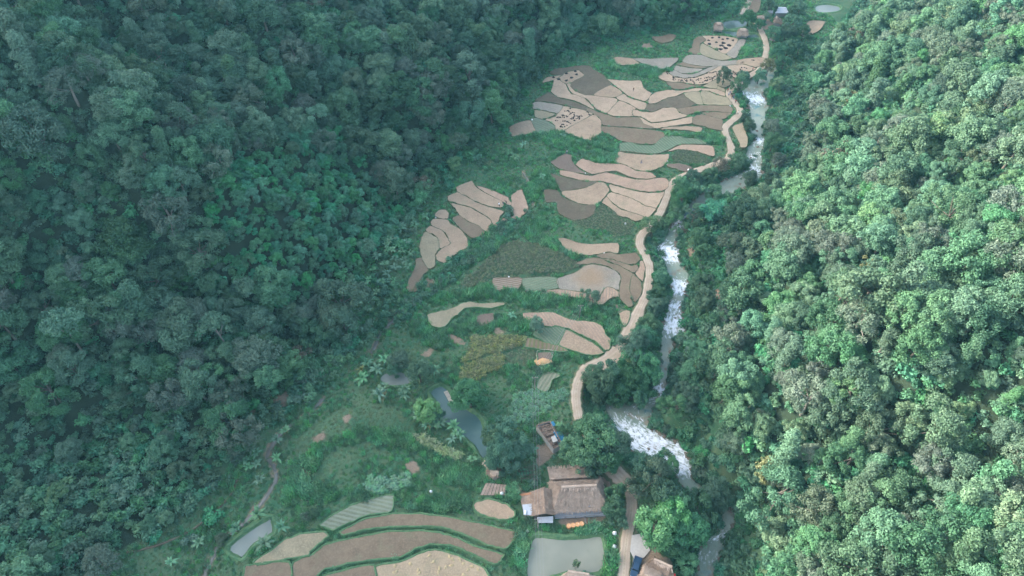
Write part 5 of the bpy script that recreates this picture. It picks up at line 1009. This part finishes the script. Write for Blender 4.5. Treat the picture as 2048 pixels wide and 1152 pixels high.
# orange drums
for k, (a_, b_) in enumerate([(617,803),(647,798),(677,793),(706,788)]):
    q = P3('M', (a_, b_), 1.0); o = empty('water_drum', (q[0], q[1], .1), 0, ('orange drum at the house-corner end of the row', 'orange drum second from the house corner', 'orange drum third from the house corner', 'orange drum nearest the rail post')[k], 'drum', 'orange drums by the house')
    MB().tube([(0,0,-.1),(0,0,.3),(0,0,.34),(0,0,.6),(0,0,.64),(0,0,.86)], [.5,.5,.53,.53,.5,.5], 18).build('body', MAT['orange'], o); ld = MB().tube([(0,0,.862),(0,0,.93)], [.54,.54], 18).build('lid', MAT['orange'], o); MB().tube([(.2,.1,.931),(.2,.1,.98)], .07, 8).build('cap', MAT['white'], ld)
q0, q1_ = P3('T',(808,492),.9), P3('T',(824,580),.9); fr = empty('garden_rail', (q0[0], q0[1], 0), 0, 'short grey rail from the deck to the drums', 'rail'); part(fr, 'rail', MB().tube([tuple(q0), tuple(q1_)], .07, 6), MAT['wood']); posts(fr, [q0, (q0 + q1_) / 2, q1_], -.1, .85, MAT['wood'], .06)
# pickup
q = P3('T', (1368,1058), .8); hd = P3('T', (1352,1130), 0) - P3('T', (1392,975), 0); rz = math.atan2(hd[1], hd[0]); car = empty('pickup_truck', (q[0], q[1], .38), rz, 'dark blue pickup parked on the concrete pad', 'pickup')
mb = MB().box((0,0,.62), (4.7,1.78,.5)).box((1.6,0,.96), (1.4,1.66,.2), 0, .95); o = mb.build('body', MAT['carpaint'], car); bv = o.modifiers.new('b', 'BEVEL'); bv.width = .07; bv.segments = 2
o = MB().box((.1,0,1.22), (1.9,1.58,.62), 0, .82).build('cab', MAT['carpaint'], car); bv = o.modifiers.new('b', 'BEVEL'); bv.width = .06; bv.segments = 2
mb = MB(); mb.quad((1.09,-.66,.96),(1.09,.66,.96),(.92,.60,1.46),(.92,-.60,1.46)); mb.build('windscreen', MAT['glass'], car); mb = MB(); mb.quad((-.88,.66,.98),(-.88,-.66,.98),(-.72,-.60,1.46),(-.72,.60,1.46)); mb.build('rear_window', MAT['glass'], car)
for s in (-1, 1): mb = MB(); mb.quad((-.7,s*.80,1.0),(.9,s*.80,1.0),(.75,s*.70,1.45),(-.6,s*.70,1.45)); mb.build('side_window', MAT['glass'], car)
mb = MB().box((-1.55,-.8,.97),(1.45,.1,.22)).box((-1.55,.8,.97),(1.45,.1,.22)).box((-2.28,0,.97),(.1,1.5,.22)).box((-1.5,0,.885),(1.3,1.45,.03)); mb.build('cargo_bed', MAT['carpaint'], car)
for x_ in (-1.4, 1.45):
    for s in (-1, 1): w_ = MB().tube([(x_, s*.68, .35),(x_, s*.90, .35)], .36, 14).build('wheel', MAT['tyre'], car); MB().tube([(x_, s*.901, .35),(x_, s*.92, .35)], .2, 10).build('rim', MAT['metal'], w_)
for s in (-1, 1): MB().box((2.355,s*.62,.7),(.05,.34,.18)).build('headlight', MAT['white'], car); MB().box((-2.355,s*.74,.72),(.05,.16,.26)).build('tail_light', MAT['red'], car); MB().box((.95,s*.98,1.02),(.12,.2,.14)).build('mirror', MAT['carpaint'], car)
# poles and cables
tops = []
for (a_, b_), lab in (((1159,634),'upper wooden power pole in the tall grass'), ((1069,777),'middle power pole beside the pale crop patch'), ((1075,1056),'power pole at the corner of the annex'), ((1083,1240),'power pole beyond the near pond')):
    q = W(a_, b_, .1); o = empty('power_pole', (q[0], q[1], 0), .1, lab, 'pole', 'power poles'); MB().tube([(0,0,-.5),(0,0,5.6)], [.14,.10], 8).build('shaft', MAT['palebark'], o); MB().box((0,0,5.3),(1.7,.12,.12)).build('crossarm', MAT['palebark'], o)
    for k in (-.7, 0, .7): MB().tube([(k,0,5.37),(k,0,5.55)], .05, 6).build('insulator', MAT['white'], o)
    tops.append(q + [0, 0, 5.55])
for i in range(3):
    for k, nm in zip((-.7, 0, .7), ('left', 'middle', 'right')):
        a_, b_ = tops[i] + [k, .07 * k, 0], tops[i+1] + [k, .07 * k, 0]; t_ = np.linspace(0, 1, 12); pts = [tuple(a_ * (1 - u) + b_ * u - np.array([0, 0, 3.2 * u * (1 - u)])) for u in t_]
        o = MB().tube(pts, .022, 4, False).build('power_cable', MAT['wire']); tag(o, 'thin grey power cable strung between the ' + ('upper and middle poles', 'middle pole and the annex', 'annex and the pond')[i], 'cable', 'power cables')
# raft
a_, b_ = W(891,782,-.32), W(904,806,-.32); d = b_ - a_; L = np.linalg.norm(d); rf = empty('bamboo_raft', tuple((a_ + b_) / 2 * np.array([1,1,0]) + np.array([0,0,-.36])), math.atan2(d[1], d[0]), 'pale bamboo raft floating on the blue pond', 'raft')
mb = MB()
for k in range(7): y_ = (k - 3) * .16; mb.tube([(-L/2 + .1 * (k % 2), y_, 0), (L/2 - .15 * (k % 3), y_, 0)], .075, 6)
mb.build('poles', MAT['bamboopole'], rf)
for x_ in (-L*.35, 0, L*.35): MB().tube([(x_,-.6,.1),(x_,.6,.1)], .04, 5).build('crosspiece', MAT['wood'], rf)
# straw plot fence
pl = world_pts('J', [(352,540),(525,532),(545,600),(490,700),(375,718),(345,640)], .4); fn = empty('plot_fence', (pl[0][0], pl[0][1], 0), 0, 'thin pale fence round the small brown straw plot', 'fence')
posts(fn, [(p_[0], p_[1]) for p_ in smooth_loop(pl, 2)], 0, 1.3, MAT['bamboopole'], .06); lp = smooth_loop(pl, 4); mb = MB(); mb.tube([(p_[0], p_[1], 1.2) for p_ in np.vstack([lp, lp[:1]])], .04, 5); part(fn, 'rail', mb, MAT['bamboopole'])
# ------------------------------------------------------------------ heaps, sacks, stones
def heap_mesh(name, seed, r_, h_, mat, rough=.3):
    rg = np.random.RandomState(seed); v = [(0, 0, h_)]; n_ = 12
    for k, (rr, zz_) in enumerate(((.45, .85), (.8, .45), (1.0, 0), (1.05, -.25))):
        for j in range(n_): a_ = 2 * math.pi * j / n_; q = r_ * rr * (1 + rg.normal(0, rough * .5)); v.append((q * math.cos(a_), q * math.sin(a_), h_ * zz_ + (rg.normal(0, rough * .2) * h_ if k < 2 else 0)))
    f = [(0, 1 + j, 1 + (j + 1) % n_) for j in range(n_)]
    for k in range(3): f += [(1 + k*n_ + j, 1 + (k+1)*n_ + j, 1 + (k+1)*n_ + (j+1) % n_, 1 + k*n_ + (j+1) % n_) for j in range(n_)]
    o = mesh_obj(name, v, f, mat); me = o.data; bpy.data.objects.remove(o); return me
BH = [heap_mesh('heap', k, .62, .28, MAT['black'], .7) for k in range(5)]; SHP = [heap_mesh('heap', 20 + k, .55, .35, MAT['straw'], .5) for k in range(3)]; SK = heap_mesh('sack', 40, .42, .4, MAT['white'], .2); RK = [heap_mesh('stone', 50 + k, .8, .55, MAT['rock'], .5) for k in range(4)]
def level(px_, py_):
    best = .35
    for _ in range(2):
        w_ = W(px_, py_, best); lv = [e for p_, e in field_polys if pip(np.array([w_[0]]), np.array([w_[1]]), p_)[0]]; best = max(lv) if lv else float(height(w_[0], w_[1])[0])
    return W(px_, py_, best)
def put(name, me, loc, rz, sc, label, cat, group): o = bpy.data.objects.new(name, me); col.objects.link(o); o.location = loc; o.rotation_euler = (0, 0, rz); o.scale = sc; return tag(o, label, cat, group)
STROKES = [('A', s, 'lower tan paddy') for s in ([(840,735),(860,740)],[(880,745),(915,748)],[(830,785),(880,780),(890,800)],[(780,830),(830,845),(870,855)],[(720,865),(770,860),(830,868)],[(700,900),(745,912)],[(890,820),(930,800),(960,850),(900,870)],[(900,880),(940,890),(965,905)],[(980,840),(1010,850),(1020,885),(970,880)],[(795,905),(850,915),(910,940)],[(760,970),(800,985),(850,965),(880,970)],[(780,955),(820,950)],[(1040,835),(1062,852)],[(1100,790),(1150,815)],[(1130,825),(1165,830)])] + \
 [('C', s, 'upper tan paddy') for s in ([(850,915),(865,950),(890,962)],[(925,985),(950,1000),(930,1025),(960,1015)],[(960,985),(1040,990)],[(1000,1020),(1050,1025),(1040,1045)],[(1090,1010),(1110,1030),(1100,1045)],[(1130,1000),(1220,992)],[(1160,1020),(1200,1045),(1215,1075)],[(1240,1030),(1270,1010),(1300,1015)],[(1260,1060),(1330,1050)],[(1340,1000),(1400,985),(1440,1000),(1380,1020),(1340,1045)],[(1370,940),(1450,930),(1500,915),(1560,910),(1650,905)],[(1500,930),(1500,970),(1450,985),(1430,1020)],[(1550,945),(1620,950),(1680,940),(1760,965)],[(1700,910),(1730,940),(1770,960)],[(1540,965),(1600,985),(1650,975)],[(1680,980),(1740,1010)],[(1810,865),(1895,868)],[(1800,880),(1790,895)],[(1780,930),(1800,932)],[(1800,800),(1850,795)],[(1940,765),(1990,775)])]
hn = 0
for zone, st, wh in STROKES:
    ln = smooth_line(np.array(st, float), 4) if len(st) > 2 else np.array([np.array(st[0]) * (1 - t_) + np.array(st[1]) * t_ for t_ in np.linspace(0, 1, 4)]); acc = 0
    for a_, b_ in zip(ln[:-1], ln[1:]):
        m_ = (a_ + b_) / 2; f_ = full(zone, [m_])[0]; q = level(*f_); d = W(*full(zone, [b_])[0], q[2]) - W(*full(zone, [a_])[0], q[2]); L = np.linalg.norm(d)
        if L < .25: continue
        for sub in range(2 if hn % 6 == 0 else 1): put('burnt_straw_heap', BH[(hn * 2 + sub) % 5], (q[0] + d[0] * (sub - .5) * .4 + rs.normal(0, .22), q[1] + d[1] * (sub - .5) * .5 + rs.normal(0, .22), q[2]), math.atan2(d[1], d[0]) + rs.normal(0, .35), (max(.4, L / 1.65) * rs.uniform(.7, 1.25), rs.uniform(.25, .6), rs.uniform(.5, 1.0)), 'black burnt straw heap in the winding rows on the %s' % wh, 'straw heap', 'burnt straw rows')
        hn += 1
for zone, pts, wh in (('C', [(1437,485),(1520,478),(1570,503),(1628,493),(1702,515),(1390,517),(1488,540),(1578,549),(1655,577),(1560,585),(1400,563),(1612,614),(1545,630)], 'the dotted tan plot by the stilt huts'), ('A', [(850,300),(960,270),(978,312),(912,352),(850,390),(685,350),(755,372)], 'the small plots at the forest edge')):
    for k, p_ in enumerate(pts): q = level(*full(zone, [p_])[0]); put('burnt_straw_heap', BH[k % 5], q, k, (1.0 + .5 * (k > 6),) * 2 + (1.0,), 'round black burnt straw heap on ' + wh, 'straw heap', 'round burnt heaps')
for k in range(34):
    f_ = (rs.uniform(765, 960), rs.uniform(1104, 1150)); q = level(*f_); w_ = field_polys[[i for i, fq in enumerate(FIELDS) if fq[0] == 'sand' and fq[1] == 'P'][0]][0]
    if pip(np.array([q[0]]), np.array([q[1]]), offset(w_, -.6))[0]: put('straw_heap', SHP[k % 3], q, k, (.9, .6, .8), 'small pale straw heap on the near sandy paddy', 'straw heap', 'pale straw heaps')
for k, (zone, p_, lab) in enumerate((('A',(1940,560),'on the bund between the bright upper paddies'),('A',(408,893),'at the corner of the striped plot'),('D',(1092,624),'at the tip of the plum-brown field'),('F',(352,512),'beside the road field corner'),('F',(620,573),'at the roadside verge'),('F',(350,468),'below the dull crop patch'),('H',(1520,348),'at the edge of the mound crop'),('I',(1075,47),'on the bund above the brown terraces'),('J',(535,545),'on the corner of the fenced straw plot'),('L',(1357,655),'beside the bright grass sliver'),('M',(152,583),'on the plank platform'),('G',(460,608),'on the bund of the left terraces'),('B',(1150,720),'at the roadside by the brown field'),('T',(1135,685),'on the verge between pond and road'),('T',(1130,832),'lower on the verge between pond and road'),('T',(188,660),'on the bank above the near pond'),('T',(1108,535),'at the corner of the long house'),('E',(1348,430),'in the dull crop below the terraces'))):
    q = level(*full(zone, [p_])[0]); put('white_sack', SK, q + [0, 0, .55 if k == 10 else .02], k, (1, .8, 1) if k not in (13, 14) else (1.4, 1.2, 1.6), 'white sack lying ' + lab, 'sack', 'white sacks')
q = level(1296.5, 1124); 
ost = put('straw_heap', heap_mesh('heap', 77, 1.5, .5, MAT['orangestraw'], .3), level(*full('J', [(430,660)])[0]), .2, (1.5, .8, 1), 'orange heap of straw in the fenced plot', 'straw heap', None)
mb = MB(); slab(mb, W(1344,1153,1.6), W(1352,1153,1.6), W(1351,1147,1.8), W(1345,1147,1.8), .03, .03); o = mb.build('red_awning', MAT['red']); tag(o, 'small red awning beside the tan roadside house', 'awning')
rk = 0
for i in range(3, len(riv_l) - 3):
    for sd in (0, 1, 2):
        if rs.rand() > .16 + .55 * riv_f[i] * (sd < 2) - .1 * (sd == 2): continue
        t_ = rs.uniform(-.03, .06) if sd == 0 else rs.uniform(.94, 1.03) if sd == 1 else rs.uniform(.2, .8); q = riv_l[i] * (1 - t_) + riv_r[i] * t_; s = rs.uniform(.4, 1.5) * (.8 if sd == 2 else 1)
        fpx = proj(*q)[:2]; lab = 'brown wet rock in the river ' + ('below the upper waterfall' if fpx[1] < 290 else 'near the road bend pools' if fpx[1] < 400 else 'at the middle cascades' if fpx[1] < 600 else 'by the grassy islets' if fpx[1] < 700 else 'above the broad rapids' if fpx[1] < 810 else 'in the broad white rapids' if fpx[1] < 960 else 'at the lower bend')
        put('river_rock', RK[rk % 4], (q[0], q[1], q[2] - .15), rs.uniform(0, 6.28), (s, s * rs.uniform(.6, 1), s * rs.uniform(.5, 1)), lab, 'rock', 'rocks in the river'); rk += 1
# ------------------------------------------------------------------ people
SKIN = plain('skin', (.33,.20,.14), .6, .05); HAIR = plain('black_hair', (.015,.013,.012), .6, .1)
CL = {n_: plain(n_ + '_cloth', c_, .9, .12) for n_, c_ in dict(red=(.42,.05,.05), white=(.72,.71,.69), blue=(.07,.13,.30), black=(.03,.03,.035), brown=(.16,.10,.07), teal=(.05,.22,.22), grey=(.25,.25,.26)).items()}
def person_mesh(seed, shirt, trous, bend=0.0):
    rg = np.random.RandomState(seed); st = rg.uniform(.12, .3); sw = rg.uniform(.1, .3); me = bpy.data.meshes.new('person'); cb, sb = math.cos(bend), math.sin(bend)
    def up(x_, y_, z_): z_ -= .92; return (x_, y_ * cb + z_ * sb, .92 + z_ * cb - y_ * sb)
    V = [((0,0,.92),.15),(up(0,0,1.12),.14),(up(0,0,1.36),.16),(up(0,.01,1.49),.06),(up(0,.03,1.58),.085),(up(0,.03,1.69),.095)]
    E = [(0,1),(1,2),(2,3),(3,4),(4,5)]
    for s in (-1, 1):
        b_ = len(V); V += [((s*.10,0,.86),.10),((s*.11,s*st*.5+.04,.48),.07),((s*.11,s*st-.05,.09),.05),((s*.12,s*st+.12,.04),.04)]; E += [(0,b_),(b_,b_+1),(b_+1,b_+2),(b_+2,b_+3)]
        b_ = len(V); V += [(up(s*.19,0,1.40),.065),(up(s*.24,-s*sw*.4,1.14),.05),(up(s*.24,-s*sw+.1,.92),.04),(up(s*.24,-s*sw+.14,.82),.035)]; E += [(2,b_),(b_,b_+1),(b_+1,b_+2),(b_+2,b_+3)]
    me.from_pydata([v_[0] for v_ in V], E, []); o = bpy.data.objects.new('person', me); col.objects.link(o); o.modifiers.new('s', 'SKIN')
    for d_, (_, r_) in zip(me.skin_vertices[0].data, V): d_.radius = (r_, r_)
    me.skin_vertices[0].data[0].use_root = True; o.modifiers.new('u', 'SUBSURF').render_levels = 1; o.modifiers['u'].levels = 1
    dg = bpy.context.evaluated_depsgraph_get(); nm_ = bpy.data.meshes.new_from_object(o.evaluated_get(dg)); bpy.data.objects.remove(o)
    for m_ in (SKIN, CL[shirt], CL[trous]): nm_.materials.append(m_)
    for p_ in nm_.polygons:
        c_ = p_.center; y_, z_ = c_.y, c_.z; zz_ = .92 + (z_ - .92) * cb + y_ * sb if z_ > .9 else z_; p_.material_index = 2 if .1 < zz_ < .95 and abs(c_.x) < .2 else 1 if .95 <= zz_ < 1.47 and abs(c_.x) < .30 and not (abs(c_.x) > .2 and zz_ < 1.1) else 0; p_.use_smooth = True
    hm_ = MB(); hz_ = up(0, .0, 1.71); n_ = 8
    for k, (rr, dz) in enumerate(((.105,-.02),(.10,.05),(.06,.095),(.005,.11))):
        for j in range(n_): a_ = 2*math.pi*j/n_; hm_.v.append((rr*math.cos(a_), hz_[1]+rr*math.sin(a_), hz_[2]+dz))
    for k in range(3): hm_.f += [(k*n_+j, k*n_+(j+1)%n_, (k+1)*n_+(j+1)%n_, (k+1)*n_+j) for j in range(n_)]
    ho = hm_.build('hair', HAIR); hme = ho.data; bpy.data.objects.remove(ho); return nm_, hme
PM = {}
def person(zone, p_, rz, shirt, trous, label, group=None, bend=0.0):
    k = (shirt, trous, bend); PM.setdefault(k, person_mesh(len(PM), shirt, trous, bend)); f_ = full(zone, [p_])[0]; q = level(*f_); d_ = segdist(q[0:1], q[1:2], road_c)[0]
    if d_ < 2.5: q = W(*f_, .36)
    o = put('person', PM[k][0], q, rz, (1, 1, 1), label, 'person', group); h_ = bpy.data.objects.new('hair', PM[k][1]); col.objects.link(h_); h_.parent = o; return o
cols = ['red','white','blue','black','brown','teal','grey']; tr_ = ['black','blue','grey','brown']
for k, p_ in enumerate([(1120,532),(1132,584),(1150,568),(1163,592),(1172,622),(1190,632),(1198,608),(1220,680),(1250,826)]):
    person('B', p_, 3.0 + .4 * (k % 3), cols[k % 7], tr_[k % 4], 'person in a %s top and %s trousers walking on the road bend' % (cols[k % 7], tr_[k % 4]), 'people walking down the road')
for k, p_ in enumerate([(1270,362),(1288,340),(1300,330),(1310,347),(1322,356),(1312,374),(1326,382),(1330,402),(1346,356),(1302,420),(1258,396),(1440,262)]):
    person('B', p_, .7 * k, cols[(k + 3) % 7], tr_[(k + 1) % 4], 'person in a %s top and %s trousers standing at the burnt straw field' % (cols[(k + 3) % 7], tr_[(k + 1) % 4]), 'people gathered on the road')
person('G', (1272,468), .5, 'white', 'black', 'worker in white bending over the left terrace', None, .8); person('G', (1322,440), 2.5, 'black', 'blue', 'worker in black bending over the left terrace', None, .8); person('G', (1362,430), 1.5, 'brown', 'black', 'worker in brown at the edge of the left terrace', None, .8)
person('D', (856,368), 0, 'white', 'blue', 'person in white at the corner of the plum-brown field'); person('T', (1100,1105), 1, 'grey', 'black', 'person in grey standing by the roadside near the pond'); person('A', (1706,530), 0, 'brown', 'grey', 'person in brown alone in the bright upper paddy')
person('D', (1808,495), 2, 'grey', 'blue', 'person in grey tending the smouldering straw', None)
# papaya by the pond, smoke
q = W(1152,1128,2.6); KINDS_['papaya0'] = make_kind(77, 'leaf_light', 7, .55, 2.3, 2.8, .55, 60, .3, .55, .07, 'palebark', 'umbrella'); plant('papaya0', 'papaya_tree', (q[0], q[1], 0), 0, 1, 'slender bright papaya tree at the near end of the pond', 'tree', None)
q = W(1152,1143,1); plant('bush0', 'bush', (q[0] + 2.2, q[1], 0), 0, .6, 'low green bush at the near end of the pond', 'bush', None)
# ------------------------------------------------------------------ haze
hz = MB().box((-5, 250, 138), (900, 720, 300)).build('haze', []); hz.data.materials.clear()
hm = bpy.data.materials.new('haze_air'); hm.use_nodes = True; ht = hm.node_tree; ht.nodes.remove(ht.nodes['Principled BSDF']); pv = ht.nodes.new('ShaderNodeVolumePrincipled')
pv.inputs['Density'].default_value = HAZE; pv.inputs['Density Attribute'].default_value = ''; pv.inputs['Color'].default_value = (.26, .74, .95, 1); pv.inputs['Anisotropy'].default_value = .2
ht.links.new(pv.outputs[0], ht.nodes['Material Output'].inputs['Volume']); hz.data.materials.append(hm); tag(hz, 'thin bluish morning haze over the valley', 'haze', kind='stuff')
